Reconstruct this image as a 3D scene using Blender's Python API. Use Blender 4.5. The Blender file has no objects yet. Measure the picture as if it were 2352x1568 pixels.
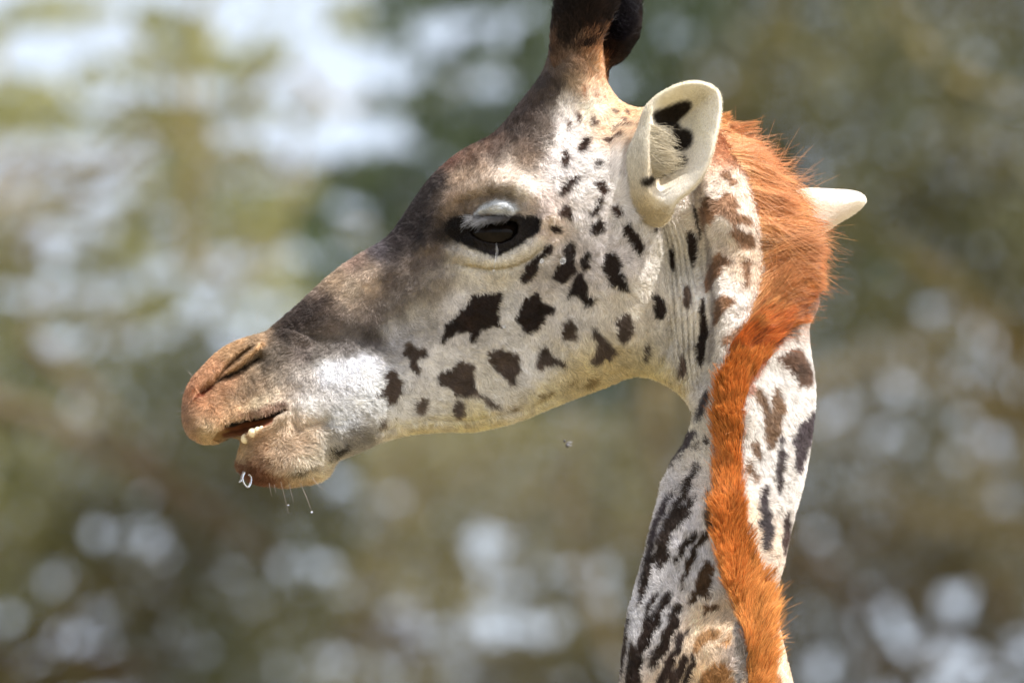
import bpy, math, random
import numpy as np
from mathutils import Vector, Matrix

rng = np.random.default_rng(7)
random.seed(7)
scene = bpy.context.scene

# ------------------------------------------------------------------ camera, world, sun, exposure
TILT = math.radians(12.0)
DIST = 11.25                      # camera to the plane of the giraffe's head
SC = 1.35 / 2352.0                # metres per picture unit on that plane
CAM = Vector((0.0, 0.0, 1.9))
FWD = Vector((0, math.cos(TILT), math.sin(TILT)))
UPV = Vector((0, -math.sin(TILT), math.cos(TILT)))
cd = bpy.data.cameras.new("camera")
cam = bpy.data.objects.new("camera", cd)
scene.collection.objects.link(cam)
cam.location = CAM
cam.rotation_euler = (math.radians(90) + TILT, 0, 0)
cd.sensor_width = 36.0
cd.lens = 300.0
cd.clip_end = 3000
cd.dof.use_dof = True
cd.dof.focus_distance = DIST - 0.17
cd.dof.aperture_fstop = 4.4
cd.dof.aperture_blades = 0
scene.camera = cam

# direction towards the sun, in the frame of the picture (right, away, up), turned to the world
_s = Vector((0.46, -0.24, 0.85)).normalized()
SUN = (Vector((1, 0, 0)) * _s.x + FWD * _s.y + UPV * _s.z).normalized()
world = bpy.data.worlds.new("World")
scene.world = world
world.use_nodes = True
wn = world.node_tree.nodes
sky = wn.new("ShaderNodeTexSky")
sky.sky_type = 'NISHITA'
sky.sun_disc = False
sky.sun_elevation = math.asin(SUN.z)
sky.sun_rotation = math.atan2(SUN.x, SUN.y)
sky.air_density = 1.0
sky.dust_density = 6.0
sky.ozone_density = 1.0
# added thin cloud veil over the whole sky, to whiten gaps and lift shade
_wl = world.node_tree.links
_tc = wn.new('ShaderNodeTexCoord'); _nz = wn.new('ShaderNodeTexNoise'); _nz.inputs['Scale'].default_value = 3.0; _nz.inputs['Detail'].default_value = 6
_mr = wn.new('ShaderNodeMapRange'); _mr.inputs[1].default_value = .3; _mr.inputs[2].default_value = .7; _mr.inputs[3].default_value = .45; _mr.inputs[4].default_value = .8
_mx = wn.new('ShaderNodeMix'); _mx.data_type = 'RGBA'; _mx.inputs[7].default_value = (4.3, 4.6, 5.1, 1)
_wl.new(_tc.outputs['Generated'], _nz.inputs['Vector']); _wl.new(_nz.outputs['Fac'], _mr.inputs[0]); _wl.new(_mr.outputs[0], _mx.inputs[0])
_wl.new(sky.outputs[0], _mx.inputs[6]); _wl.new(_mx.outputs[2], wn["Background"].inputs[0])
wn["Background"].inputs[1].default_value = 0.15
sd = bpy.data.lights.new("sun", 'SUN')
sd.energy = 4.8
sd.angle = math.radians(0.5)
sd.color = (1.0, 0.95, 0.87)
sun = bpy.data.objects.new("sun", sd)
scene.collection.objects.link(sun)
sun.rotation_euler = SUN.to_track_quat('Z', 'Y').to_euler()
scene.view_settings.view_transform = 'Standard'
scene.view_settings.look = 'None'
scene.view_settings.gamma = 1.0
scene.view_settings.use_curve_mapping = False
scene.view_settings.exposure = 0.96
scene.cycles.use_denoising = True
scene.cycles.max_bounces = 6
scene.cycles.transparent_max_bounces = 8
scene.cycles.sample_clamp_indirect = 8

# ------------------------------------------------------------------ small helpers
def at(px, py, d):
    """world point seen at picture place (px, py) at distance d along the view axis"""
    k = 0.12 / 2352.0 * d
    return CAM + FWD * d + Vector((1, 0, 0)) * ((px - 1176) * k) + UPV * ((784 - py) * k)

def L(c):
    c = np.asarray(c, float) / 255.0
    return np.where(c <= 0.04045, c / 12.92, ((c + 0.055) / 1.055) ** 2.4)

def tag(o, label=None, cat=None, group=None, kind=None):
    if label: o['label'] = label
    if cat: o['category'] = cat
    if group: o['group'] = group
    if kind: o['kind'] = kind
    return o

def link(name, data, parent=None):
    o = bpy.data.objects.new(name, data)
    scene.collection.objects.link(o)
    if parent is not None: o.parent = parent
    return o

def np_mesh(name, V, F, smooth=True, cols=None, mat=None):
    """V (n,3) metres, F (m,k) all faces with k corners"""
    V = np.ascontiguousarray(V, np.float32); F = np.ascontiguousarray(F, np.int32)
    me = bpy.data.meshes.new(name)
    k = F.shape[1]
    me.vertices.add(len(V)); me.vertices.foreach_set('co', V.ravel())
    me.loops.add(F.size); me.loops.foreach_set('vertex_index', F.ravel())
    me.polygons.add(len(F)); me.polygons.foreach_set('loop_start', np.arange(0, F.size, k, dtype=np.int32))
    me.polygons.foreach_set('loop_total', np.full(len(F), k, np.int32))
    me.update(calc_edges=True)
    if smooth: me.polygons.foreach_set('use_smooth', np.ones(len(F), bool))
    if cols is not None:
        a = me.attributes.new('coat', 'FLOAT_COLOR', 'POINT')
        c4 = np.ones((len(V), 4), np.float32); c4[:, :3] = cols
        a.data.foreach_set('color', c4.ravel())
    me.validate()
    if mat: me.materials.append(mat)
    return me

def new_mat(name):
    m = bpy.data.materials.new(name); m.use_nodes = True
    return m, m.node_tree.nodes, m.node_tree.links, m.node_tree.nodes['Principled BSDF']

def simple_mat(name, col, rough=0.6, noise=0.0, nscale=20, bump=0.0, spec=0.3, trans=0.0, ior=1.45, coat=0.0):
    m, n, l, b = new_mat(name)
    b.inputs['Roughness'].default_value = rough
    b.inputs['Specular IOR Level'].default_value = spec
    b.inputs['Transmission Weight'].default_value = trans
    b.inputs['IOR'].default_value = ior
    b.inputs['Coat Weight'].default_value = coat
    b.inputs['Base Color'].default_value = (*col, 1)
    if noise or bump:
        t = n.new('ShaderNodeTexCoord'); nz = n.new('ShaderNodeTexNoise'); nz.inputs['Scale'].default_value = nscale
        nz.inputs['Detail'].default_value = 6
        l.new(t.outputs['Object'], nz.inputs['Vector'])
        if noise:
            r = n.new('ShaderNodeValToRGB')
            r.color_ramp.elements[0].position = 0.3; r.color_ramp.elements[1].position = 0.7
            r.color_ramp.elements[0].color = (*[c * (1 - noise) for c in col], 1)
            r.color_ramp.elements[1].color = (*[min(1, c * (1 + noise)) for c in col], 1)
            l.new(nz.outputs['Fac'], r.inputs[0]); l.new(r.outputs[0], b.inputs['Base Color'])
        if bump:
            bp = n.new('ShaderNodeBump'); bp.inputs['Strength'].default_value = bump; bp.inputs['Distance'].default_value = 0.002
            l.new(nz.outputs['Fac'], bp.inputs['Height']); l.new(bp.outputs[0], b.inputs['Normal'])
    return m

def attr_mat(name, rough=0.75, spec=0.15, nscale=900, var=0.25, sheen=0.0):
    m, n, l, b = new_mat(name)
    a = n.new('ShaderNodeAttribute'); a.attribute_name = 'coat'
    t = n.new('ShaderNodeTexCoord'); nz = n.new('ShaderNodeTexNoise')
    nz.inputs['Scale'].default_value = nscale; nz.inputs['Detail'].default_value = 4
    l.new(t.outputs['Object'], nz.inputs['Vector'])
    mr = n.new('ShaderNodeMapRange'); mr.inputs[3].default_value = 1 - var; mr.inputs[4].default_value = 1 + var
    l.new(nz.outputs['Fac'], mr.inputs[0])
    mx = n.new('ShaderNodeVectorMath'); mx.operation = 'SCALE'
    l.new(a.outputs['Color'], mx.inputs[0]); l.new(mr.outputs[0], mx.inputs['Scale'])
    l.new(mx.outputs[0], b.inputs['Base Color'])
    b.inputs['Roughness'].default_value = rough
    b.inputs['Specular IOR Level'].default_value = spec
    b.inputs['Sheen Weight'].default_value = sheen
    return m

M_skin = attr_mat('coat_skin')
M_ear = attr_mat('ear_skin', nscale=500, var=0.08)
M_eye = simple_mat('eye_surface', (0.007, 0.005, 0.004), rough=0.04, noise=0.6, nscale=90, spec=0.12)
M_tooth = simple_mat('tooth_enamel', (0.72, 0.62, 0.42), rough=0.3, noise=0.12, nscale=200)
M_wet = simple_mat('saliva', (0.9, 0.93, 1.0), rough=0.03, trans=0.9, ior=1.33, spec=0.6, noise=0.02)

def hair_mat(name, rough=0.45, spec=0.35, trans=0.25):
    m, n, l, b = new_mat(name)
    a = n.new('ShaderNodeAttribute'); a.attribute_name = 'coat'
    hi = n.new('ShaderNodeHairInfo')
    l.new(a.outputs['Color'], b.inputs['Base Color'])
    b.inputs['Roughness'].default_value = rough
    b.inputs['Specular IOR Level'].default_value = spec
    tr = n.new('ShaderNodeBsdfTranslucent'); l.new(a.outputs['Color'], tr.inputs[0])
    mx = n.new('ShaderNodeMixShader'); mx.inputs[0].default_value = trans
    out = n['Material Output']
    l.new(b.outputs[0], mx.inputs[1]); l.new(tr.outputs[0], mx.inputs[2]); l.new(mx.outputs[0], out.inputs[0])
    return m
M_fur = hair_mat('short_fur', rough=0.5, spec=0.3, trans=0.2)
M_mane = hair_mat('mane_hair', rough=0.35, spec=0.5, trans=0.3)
M_black = hair_mat('tuft_hair', rough=0.35, spec=0.14, trans=0.03)

# transforms of tracing sheets to picture units
def Z(k, pts):
    T = {1: (918.7, 172.3, .3662), 2: (402, 689, .3295), 3: (1205.9, 0, .3297), 4: (1550.4, 172.3, .3663),
         5: (861.3, 516.8, .3663), 6: (1435.5, 689, .3296), 7: (1378.1, 1091, .3043), 8: (1004.9, 402, .1648),
         9: (1435.5, 401.9, .293), 10: (1176, 784.4, .5), 11: (516.8, 574.2, .3295), 12: (1378.1, 1004.9, .1831), 13: (1378.1, 1281.1, .1831), 14: (1234.6, 0, .1465)}[k]
    return [(T[0] + u * T[2], T[1] + v * T[2]) for u, v in pts]

def seg_dist(X, Y, P, closed=True):
    P = np.asarray(P, float); n = len(P)
    D = np.full(X.shape, 1e9)
    for i in range(n if closed else n - 1):
        a, b = P[i], P[(i + 1) % n]
        ab = b - a; L2 = max(ab @ ab, 1e-9)
        t = np.clip(((X - a[0]) * ab[0] + (Y - a[1]) * ab[1]) / L2, 0, 1)
        D = np.minimum(D, (X - a[0] - t * ab[0]) ** 2 + (Y - a[1] - t * ab[1]) ** 2)
    return np.sqrt(D)

def inside(X, Y, P):
    P = np.asarray(P, float); n = len(P); c = np.zeros(X.shape, bool)
    for i in range(n):
        x1, y1 = P[i]; x2, y2 = P[(i + 1) % n]
        if y1 == y2: continue
        k = ((y1 > Y) != (y2 > Y)) & (X < (x2 - x1) * (Y - y1) / (y2 - y1) + x1)
        c ^= k
    return c

def sdist(X, Y, P):
    d = seg_dist(X, Y, P)
    return np.where(inside(X, Y, P), d, -d)

def nearest_on(X, Y, P):
    P = np.asarray(P, float); n = len(P)
    D = np.full(X.shape, 1e9); QX = X.copy(); QY = Y.copy()
    for i in range(n):
        a, b = P[i], P[(i + 1) % n]; ab = b - a
        t = np.clip(((X - a[0]) * ab[0] + (Y - a[1]) * ab[1]) / max(ab @ ab, 1e-9), 0, 1)
        qx, qy = a[0] + t * ab[0], a[1] + t * ab[1]
        d = (X - qx) ** 2 + (Y - qy) ** 2
        k = d < D; D[k] = d[k]; QX[k] = qx[k]; QY[k] = qy[k]
    return QX, QY

def smooth_poly(P, it=2):
    P = np.asarray(P, float)
    for _ in range(it):
        Q = np.roll(P, -1, 0)
        P = np.stack([P * .75 + Q * .25, P * .25 + Q * .75], 1).reshape(-1, 2)
    return P

def rbf(ctrl, X, Y, c=60.0, lam=1e-3):
    C = np.asarray(ctrl, float); p = C[:, :2]; v = C[:, 2:]
    d = np.sqrt(((p[:, None] - p[None]) ** 2).sum(-1) + c * c)
    n = len(p)
    A = np.zeros((n + 3, n + 3)); A[:n, :n] = -d - np.eye(n) * lam * 100
    A[:n, n] = 1; A[:n, n + 1:] = p / 1000; A[n, :n] = 1; A[n + 1:, :n] = p.T / 1000
    b = np.zeros((n + 3, v.shape[1])); b[:n] = v
    w = np.linalg.solve(A, b)
    out = np.zeros(X.shape + (v.shape[1],))
    for i in range(n):
        out += (-np.sqrt((X - p[i, 0]) ** 2 + (Y - p[i, 1]) ** 2 + c * c))[..., None] * w[i]
    out += w[n] + X[..., None] / 1000 * w[n + 1] + Y[..., None] / 1000 * w[n + 2]
    return out if v.shape[1] > 1 else out[..., 0]

def idw(ctrl, X, Y, p=3.0, eps=12.0):
    C = np.asarray(ctrl, float)
    W = np.zeros(X.shape); O = np.zeros(X.shape + (C.shape[1] - 2,))
    for r in C:
        w = 1.0 / (((X - r[0]) ** 2 + (Y - r[1]) ** 2 + eps * eps) ** (p / 2))
        W += w; O += w[..., None] * r[2:]
    return O / W[..., None]

def gblur(A, s):
    k = int(math.ceil(3 * s)); t = np.arange(-k, k + 1); w = np.exp(-t * t / (2 * s * s)); w /= w.sum()
    for ax in (0, 1):
        pad = [(0, 0)] * A.ndim; pad[ax] = (k, k)
        B = np.pad(A, pad, mode='edge'); R = np.zeros_like(A)
        for i, wi in enumerate(w):
            sl = [slice(None)] * A.ndim; sl[ax] = slice(i, i + A.shape[ax]); R += wi * B[tuple(sl)]
        A = R
    return A

def noise2(shape, s):
    n = gblur(rng.standard_normal(shape), s)
    return n / n.std()

class Grid:
    def __init__(s, x0, y0, x1, y1, st):
        s.x0, s.y0, s.st = x0, y0, st
        s.X, s.Y = np.meshgrid(np.arange(x0, x1 + .1, st, dtype=float), np.arange(y0, y1 + .1, st, dtype=float))
    def samp(s, A, x, y):
        u = np.clip((x - s.x0) / s.st, 0, A.shape[1] - 1.001); v = np.clip((y - s.y0) / s.st, 0, A.shape[0] - 1.001)
        i = u.astype(int); j = v.astype(int); fu = u - i; fv = v - j
        if A.ndim == 3: fu = fu[:, None]; fv = fv[:, None]
        return (A[j, i] * (1 - fu) * (1 - fv) + A[j, i + 1] * fu * (1 - fv) + A[j + 1, i] * (1 - fu) * fv + A[j + 1, i + 1] * fu * fv)

def sstep(a, b, x):
    t = np.clip((x - a) / (b - a), 0, 1); return t * t * (3 - 2 * t)

def to_local(P):
    """picture-unit coordinates (x, depth, y down) to metres in the giraffe's own frame"""
    P = np.asarray(P, float)
    return np.stack([(P[:, 0] - 1176) * SC, P[:, 1] * SC, (784 - P[:, 2]) * SC], 1)

def inflate(g, poly, near, far):
    """closed surface over the outline; near/far = depth fields on grid g. returns verts (x,depth,y), quads, near flag"""
    d = sdist(g.X, g.Y, poly); ins = d > 0.2
    H, W = ins.shape
    nb = np.zeros_like(ins)
    for dj in (-1, 0, 1):
        for di in (-1, 0, 1):
            nb |= np.roll(np.roll(ins, dj, 0), di, 1)
    rim = nb & ~ins
    qx, qy = g.X.copy(), g.Y.copy()
    qx[rim], qy[rim] = nearest_on(g.X[rim], g.Y[rim], poly)
    use = ins | rim
    q = use[:-1, :-1] & use[1:, :-1] & use[:-1, 1:] & use[1:, 1:]
    anyin = ins[:-1, :-1] | ins[1:, :-1] | ins[:-1, 1:] | ins[1:, 1:]
    q &= anyin
    idn = np.full((H, W), -1); idf = np.full((H, W), -1)
    n1 = use.sum(); idn[use] = np.arange(n1)
    idf[use] = idn[use]
    n2 = ins.sum(); idf[ins] = n1 + np.arange(n2)
    mid = (near + far) / 2
    V1 = np.stack([qx[use], np.where(ins, near, mid)[use], qy[use]], 1)
    V2 = np.stack([g.X[ins], far[ins], g.Y[ins]], 1)
    j, i = np.nonzero(q)
    Fn = np.stack([idn[j, i], idn[j + 1, i], idn[j + 1, i + 1], idn[j, i + 1]], 1)
    Ff = np.stack([idf[j, i], idf[j, i + 1], idf[j + 1, i + 1], idf[j + 1, i]], 1)
    return np.concatenate([V1, V2]), Fn, Ff

def sample_quads(V, F, n, wfun=None):
    a, b, c, d = (V[F[:, i]] for i in range(4))
    nr = np.cross(c - a, d - b); ar = np.linalg.norm(nr, axis=1) / 2
    w = ar.copy()
    if wfun is not None: w *= wfun((a + c) / 2)
    k = rng.choice(len(F), n, p=w / w.sum())
    u = rng.random(n)[:, None]; v = rng.random(n)[:, None]
    P = (a[k] * (1 - u) + b[k] * u) * (1 - v) + (d[k] * (1 - u) + c[k] * u) * v
    N = nr[k] / np.maximum(np.linalg.norm(nr[k], axis=1), 1e-9)[:, None]
    return P, N

def norm(v): return v / np.maximum(np.linalg.norm(v, axis=1), 1e-9)[:, None]

def make_hair(name, parent, P, N, D, length, lift, col, mat, rad=0.35, npt=4, bend=None, jit=0.25, tip=0.35, tipcol=None, clump=0.0, cell=8.0):
    """P roots, N normals, D flow (all in picture units: x, depth, y down)"""
    n = len(P)
    length = np.broadcast_to(length, (n,))[:, None]; lift = np.broadcast_to(lift, (n,))[:, None]
    D = norm(D + jit * rng.standard_normal(D.shape))
    T = norm(D - N * (D * N).sum(1)[:, None])
    dirv = norm(T * np.cos(lift) + N * np.sin(lift))
    if bend is None: bend = T * 0.35
    pts = np.zeros((n, npt, 3)); pts[:, 0] = P - N * 0.8
    cur = dirv.copy(); st = length * (0.75 + 0.5 * rng.random((n, 1))) / (npt - 1)
    for k in range(1, npt):
        pts[:, k] = pts[:, k - 1] + cur * st
        cur = norm(cur + bend * (1.6 / npt))
    if clump:
        wx = P[:, 0] + 5 * np.sin(P[:, 2] * .13) + 4 * np.sin(P[:, 2] * .05 + P[:, 0] * .11); wy = P[:, 2] + 5 * np.sin(P[:, 0] * .12 + 1) + 3 * np.sin(P[:, 0] * .31)
        wx = wx * .8 + wy * .6; wy = wy * .8 - (wx - wy * .6) * .6 / .8
        key = np.floor(wx / cell).astype(np.int64) * 100003 + np.floor(wy / cell).astype(np.int64)
        _, first, inv = np.unique(key, return_index=True, return_inverse=True)
        gd = pts[first][inv.ravel()]
        a_ = (np.linspace(0, 1, npt) ** 1.3)[None, :, None] * (clump * rng.uniform(.4, 1.2, (n, 1, 1)))
        near_ = np.linalg.norm(gd[:, 0] - pts[:, 0], axis=1) < cell * 3
        pts += np.where(near_[:, None, None], (gd - pts) * a_, 0)
    loc = to_local(pts.reshape(-1, 3)).astype(np.float32)
    hc = bpy.data.hair_curves.new(name)
    hc.add_curves([npt] * n)
    hc.attributes['position'].data.foreach_set('vector', loc.ravel())
    r = np.linspace(1, tip, npt) * rad * SC
    rr = (np.ones((n, 1)) * r[None]).astype(np.float32)
    ra = hc.attributes.get('radius') or hc.attributes.new('radius', 'FLOAT', 'POINT')
    ra.data.foreach_set('value', rr.ravel())
    if tipcol is None:
        a = hc.attributes.new('coat', 'FLOAT_COLOR', 'CURVE')
        c4 = np.ones((n, 4), np.float32); c4[:, :3] = np.clip(col, 0.003, 0.95)
    else:
        a = hc.attributes.new('coat', 'FLOAT_COLOR', 'POINT')
        t = np.linspace(0, 1, npt)[None, :, None]
        c4 = np.ones((n, npt, 4), np.float32); c4[:, :, :3] = np.clip(col[:, None] * (1 - t) + tipcol[:, None] * t, .003, .95)
    a.data.foreach_set('color', c4.ravel())
    hc.materials.append(mat)
    return link(name, hc, parent)

# ------------------------------------------------------------------ ground
def ground():
    m, n, l, b = new_mat('dry_grassland')
    t = n.new('ShaderNodeTexCoord'); nz = n.new('ShaderNodeTexNoise'); nz.inputs['Scale'].default_value = 0.6; nz.inputs['Detail'].default_value = 8
    r = n.new('ShaderNodeValToRGB')
    r.color_ramp.elements[0].color = (0.19, 0.155, 0.09, 1); r.color_ramp.elements[1].color = (0.27, 0.225, 0.13, 1)
    l.new(t.outputs['Object'], nz.inputs['Vector']); l.new(nz.outputs['Fac'], r.inputs[0]); l.new(r.outputs[0], b.inputs['Base Color'])
    b.inputs['Roughness'].default_value = 0.95
    N = 60
    xs = np.sign(np.linspace(-1, 1, N)) * np.abs(np.linspace(-1, 1, N)) ** 2 * 1200
    X, Y = np.meshgrid(xs, xs)
    Zz = np.sin(X * .01) * np.cos(Y * .013) * np.clip(np.hypot(X, Y) / 200, 0, 1) * 1.5
    V = np.stack([X.ravel(), Y.ravel(), Zz.ravel()], 1)
    i = np.arange(N * N).reshape(N, N)
    F = np.stack([i[:-1, :-1].ravel(), i[:-1, 1:].ravel(), i[1:, 1:].ravel(), i[1:, :-1].ravel()], 1)
    tag(link('ground', np_mesh('ground', V, F, mat=m)), kind='structure')
ground()

# ------------------------------------------------------------------ trees behind
SKYF = np.array([
 [.76,.90,.50,.72,.60,.22,.10,.08,.04,.02,.04,.05],
 [.52,.58,.40,.78,.50,.12,.10,.08,.04,.04,.07,.12],
 [.80,.56,.45,.15,.06,.10,.10,.10,.06,.05,.06,.10],
 [.44,.54,.50,.28,.06,.10,.10,.10,.10,.12,.12,.08],
 [.14,.08,.07,.07,.08,.10,.10,.10,.10,.12,.17,.22],
 [.08,.06,.05,.08,.10,.10,.06,.06,.06,.06,.18,.22],
 [.30,.18,.05,.06,.36,.48,.38,.30,.20,.08,.08,.10],
 [.45,.30,.14,.10,.32,.52,.48,.40,.35,.28,.42,.40]])
BG = Grid(98, 98, 98 + 196 * 11, 98 + 196 * 7, 196)

def tube_mesh(paths):
    """paths: list of (points [(x,y,z)], radii); returns verts, quads"""
    VV, FF, o = [], [], 0
    for pts, rad in paths:
        pts = np.asarray(pts, float); n = len(pts); k = 8
        tg = np.gradient(pts, axis=0); tg /= np.linalg.norm(tg, axis=1)[:, None]
        up = np.array([0.31, 0.9, 0.17])
        a = np.cross(tg, up); a /= np.linalg.norm(a, axis=1)[:, None]; b = np.cross(tg, a)
        an = np.linspace(0, 2 * math.pi, k, endpoint=False)
        ring = pts[:, None] + (a[:, None] * np.cos(an)[None, :, None] + b[:, None] * np.sin(an)[None, :, None]) * np.asarray(rad)[:, None, None]
        VV.append(ring.reshape(-1, 3))
        i = np.arange(n * k).reshape(n, k); j = np.roll(i, -1, 1)
        FF.append(np.stack([i[:-1].ravel(), j[:-1].ravel(), j[1:].ravel(), i[1:].ravel()], 1) + o)
        o += n * k
    return np.concatenate(VV), np.concatenate(FF)

def wob(p0, p1, n, amp, sag=0.0):
    t = np.linspace(0, 1, n)[:, None]
    p = np.asarray(p0)[None] * (1 - t) + np.asarray(p1)[None] * t
    off = np.cumsum(rng.standard_normal((n, 3)), 0); off -= off[0] * (1 - t) + off[-1] * t
    p = p + off * amp * np.linalg.norm(np.asarray(p1) - np.asarray(p0)) / n
    p[:, 2] += sag * np.sin(np.linspace(0, math.pi, n))
    return p

def leaf_mat(name, c1, c2, scale=1.2):
    m, n, l, b = new_mat(name)
    t = n.new('ShaderNodeTexCoord'); nz = n.new('ShaderNodeTexNoise'); nz.inputs['Scale'].default_value = scale; nz.inputs['Detail'].default_value = 5
    r = n.new('ShaderNodeValToRGB'); r.color_ramp.elements[0].position = .38; r.color_ramp.elements[1].position = .62
    r.color_ramp.elements[0].color = (*c1, 1); r.color_ramp.elements[1].color = (*c2, 1)
    l.new(t.outputs['Object'], nz.inputs['Vector']); l.new(nz.outputs['Fac'], r.inputs[0]); l.new(r.outputs[0], b.inputs['Base Color'])
    b.inputs['Roughness'].default_value = 0.5; b.inputs['Specular IOR Level'].default_value = 0.3
    tr = n.new('ShaderNodeBsdfTranslucent'); l.new(r.outputs[0], tr.inputs[0])
    mx = n.new('ShaderNodeMixShader'); mx.inputs[0].default_value = 0.35
    l.new(b.outputs[0], mx.inputs[1]); l.new(tr.outputs[0], mx.inputs[2]); l.new(mx.outputs[0], n['Material Output'].inputs[0])
    return m

TREES = [  # name, label, trunk foot px, distance, region centre px, py, crown colours, bark, leaf brightness
 dict(label='pale yellow-green acacia with wide sky gaps, upper left behind the muzzle', c=(330, 330), d=66, foot=(-700), lc=((.17,.185,.07), (.36,.35,.14)) , hub=(-300,750), bark=(.35,.27,.12)),
 dict(label='dark green acacia behind the forehead and horns of the giraffe', c=(1180, 480), d=61, foot=1640, lc=((.03,.055,.025), (.10,.13,.05)) , hub=(1660,560), bark=(.20,.16,.09)),
 dict(label='olive and brown acacia with forking limbs, right of the mane', c=(2100, 420), d=57, foot=2650, lc=((.04,.055,.024), (.14,.125,.05)) , hub=(2780,520), bark=(.22,.18,.09)),
 dict(label='olive thorn tree with dark crossing branches, lower left below the chin', c=(430, 1230), d=63, foot=-450, lc=((.07,.08,.032), (.20,.19,.075)) , hub=(-330,1400), bark=(.12,.09,.06)),
 dict(label='loose brownish tree full of small bright gaps, lower right beside the neck', c=(2050, 1180), d=70, foot=2900, lc=((.038,.045,.022), (.15,.12,.055)) , hub=(2780,1250), bark=(.16,.11,.07)),
 dict(label='thin crown of twigs showing much sky, bottom centre left of the neck', c=(1130, 1330), d=73, foot=1250, lc=((.09,.09,.04), (.23,.2,.09)) , hub=(1240,1950), bark=(.17,.13,.09)),
]
def build_trees():
    gx0, gx1, gy0, gy1 = -700, 3050, -650, 2250
    g = Grid(gx0, gy0, gx1, gy1, 12)
    base = BG.samp(SKYF, np.clip(g.X, 98, 2254).ravel(), np.clip(g.Y, 98, 1470).ravel()).reshape(g.X.shape)
    nz = gblur(rng.standard_normal(g.X.shape), 3.0)
    nz2 = rng.standard_normal(g.X.shape)
    t = np.arange(-14, 15); w = np.exp(-t * t / (2 * 4.5 ** 2)); w /= w.sum()
    nz2 = sum(wi * np.roll(nz2, k, 1) for k, wi in zip(t, w)); nz2 = gblur(nz2, 1.2)
    nzs = gblur(rng.standard_normal(g.X.shape), 1.0)
    f = nz / nz.std() * .45 + nz2 / nz2.std() * .85 + nzs / nzs.std() * .45
    wr = sstep(1600, 1850, g.X)
    f = f * (1 - wr) + wr * (nzs / nzs.std() * .95 + nz / nz.std() * .5)
    f /= f.std()
    # gap where the noise falls below the quantile of the wanted sky share
    from statistics import NormalDist
    q = np.vectorize(NormalDist().inv_cdf)(np.clip(base ** 1.45 * 1.08, .006, .97))
    lam = 3.4 * sstep(-.25, .35, f - q) + .04
    A = (g.st ** 2)
    cs = np.array([t_['c'] for t_ in TREES], float)
    # owner tree by nearest centre with ragged limits
    dd = np.stack([np.hypot((g.X - c[0]) * .8, (g.Y - c[1])) + 60 * noise2(g.X.shape, 6) for c in cs], 0)
    own = dd.argmin(0)
    for ti, T in enumerate(TREES):
        d = T['d']; k = 0.12 / 2352 * d
        root = link('acacia_tree', None)
        foot = at(T['foot'], 784, d); foot.z = 0
        # foot straight below its crown, on the ground, at the tree's own distance on the map
        foot.y = (CAM + FWD * d).y
        root.location = foot
        tag(root, T['label'], 'tree', 'acacia trees behind the giraffe')
        fo = np.array(foot)
        # leaves
        leafsz = 0.07
        m = own == ti
        lm = np.where(m, lam, 0) * A * k * k / (leafsz * leafsz * .32)
        cnt = rng.poisson(lm)
        jj, ii = np.nonzero(cnt); rep = cnt[jj, ii]
        px = np.repeat(g.X[jj, ii], rep) + rng.uniform(-6, 6, rep.sum()); py = np.repeat(g.Y[jj, ii], rep) + rng.uniform(-6, 6, rep.sum())
        n = len(px)
        # foliage pads have real depth: nearer and farther layers
        dep = d + rng.normal(0, 1.3, n) + 1.2 * g.samp(noise2(g.X.shape, 10), px, py)
        kk = 0.12 / 2352 * dep
        ctr = np.array(CAM)[None] + np.array(FWD)[None] * dep[:, None] + np.array([1., 0, 0])[None] * ((px - 1176) * kk)[:, None] + np.array(UPV)[None] * ((784 - py) * kk)[:, None]
        a = norm(rng.standard_normal((n, 3))); b = norm(np.cross(a, rng.standard_normal((n, 3))))
        nrm = np.cross(a, b)
        s = leafsz * rng.uniform(.6, 1.3, n)[:, None]
        Vv = np.stack([ctr - a * s * .75, ctr - b * s * .38 + nrm * s * .1, ctr + a * s * .85, ctr + b * s * .38 + nrm * s * .1], 1).reshape(-1, 3) - fo
        Fq = np.arange(4 * n).reshape(n, 4)
        cr = link('crown', np_mesh('crown', Vv, Fq, smooth=False, mat=leaf_mat('acacia_leaves', *T['lc'])), root)
        cr['kind'] = 'stuff'
        # trunk and limbs
        bark = simple_mat('acacia_bark', T['bark'], rough=.85, noise=.35, nscale=3, bump=.4)
        cpt = np.array(at(T['hub'][0], T['hub'][1], d)) - fo
        tp = wob((0, 0, -.2), cpt, 10, .07)
        V, F = tube_mesh([(tp, np.linspace(.30, .12, 10))])
        link('trunk', np_mesh('trunk', V, F, mat=bark), root)
        for _ in range(8):
            e = np.array(at(T['c'][0] + rng.uniform(-420, 420), T['c'][1] + rng.uniform(-330, 220), d + rng.uniform(-1.5, 1.5))) - fo
            s0 = tp[rng.integers(6, 10)]
            lp = wob(s0, e, 12, .35, sag=.15)
            paths = [(lp, np.linspace(.07, .02, 12))]
            for q_ in range(6):
                st = lp[rng.integers(3, 12)]; e2 = st + rng.normal(0, .7, 3) * np.array([1.3, .8, .7])
                paths.append((wob(st, e2, 7, .4), np.linspace(.035, .01, 7)))
            V, F = tube_mesh(paths)
            link('limb', np_mesh('limb', V, F, mat=bark), root)
        for path, r0, r1 in T.get('extra', []):
            pts = np.array([np.array(at(x, y, d - 1.8)) - fo for x, y in path])
            tt = np.linspace(0, len(pts) - 1, 12); pp = np.stack([np.interp(tt, np.arange(len(pts)), pts[:, i]) for i in range(3)], 1)
            V, F = tube_mesh([(pp, np.linspace(r0, r1, 12))])
            link('limb', np_mesh('limb', V, F, mat=bark), root)
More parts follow.
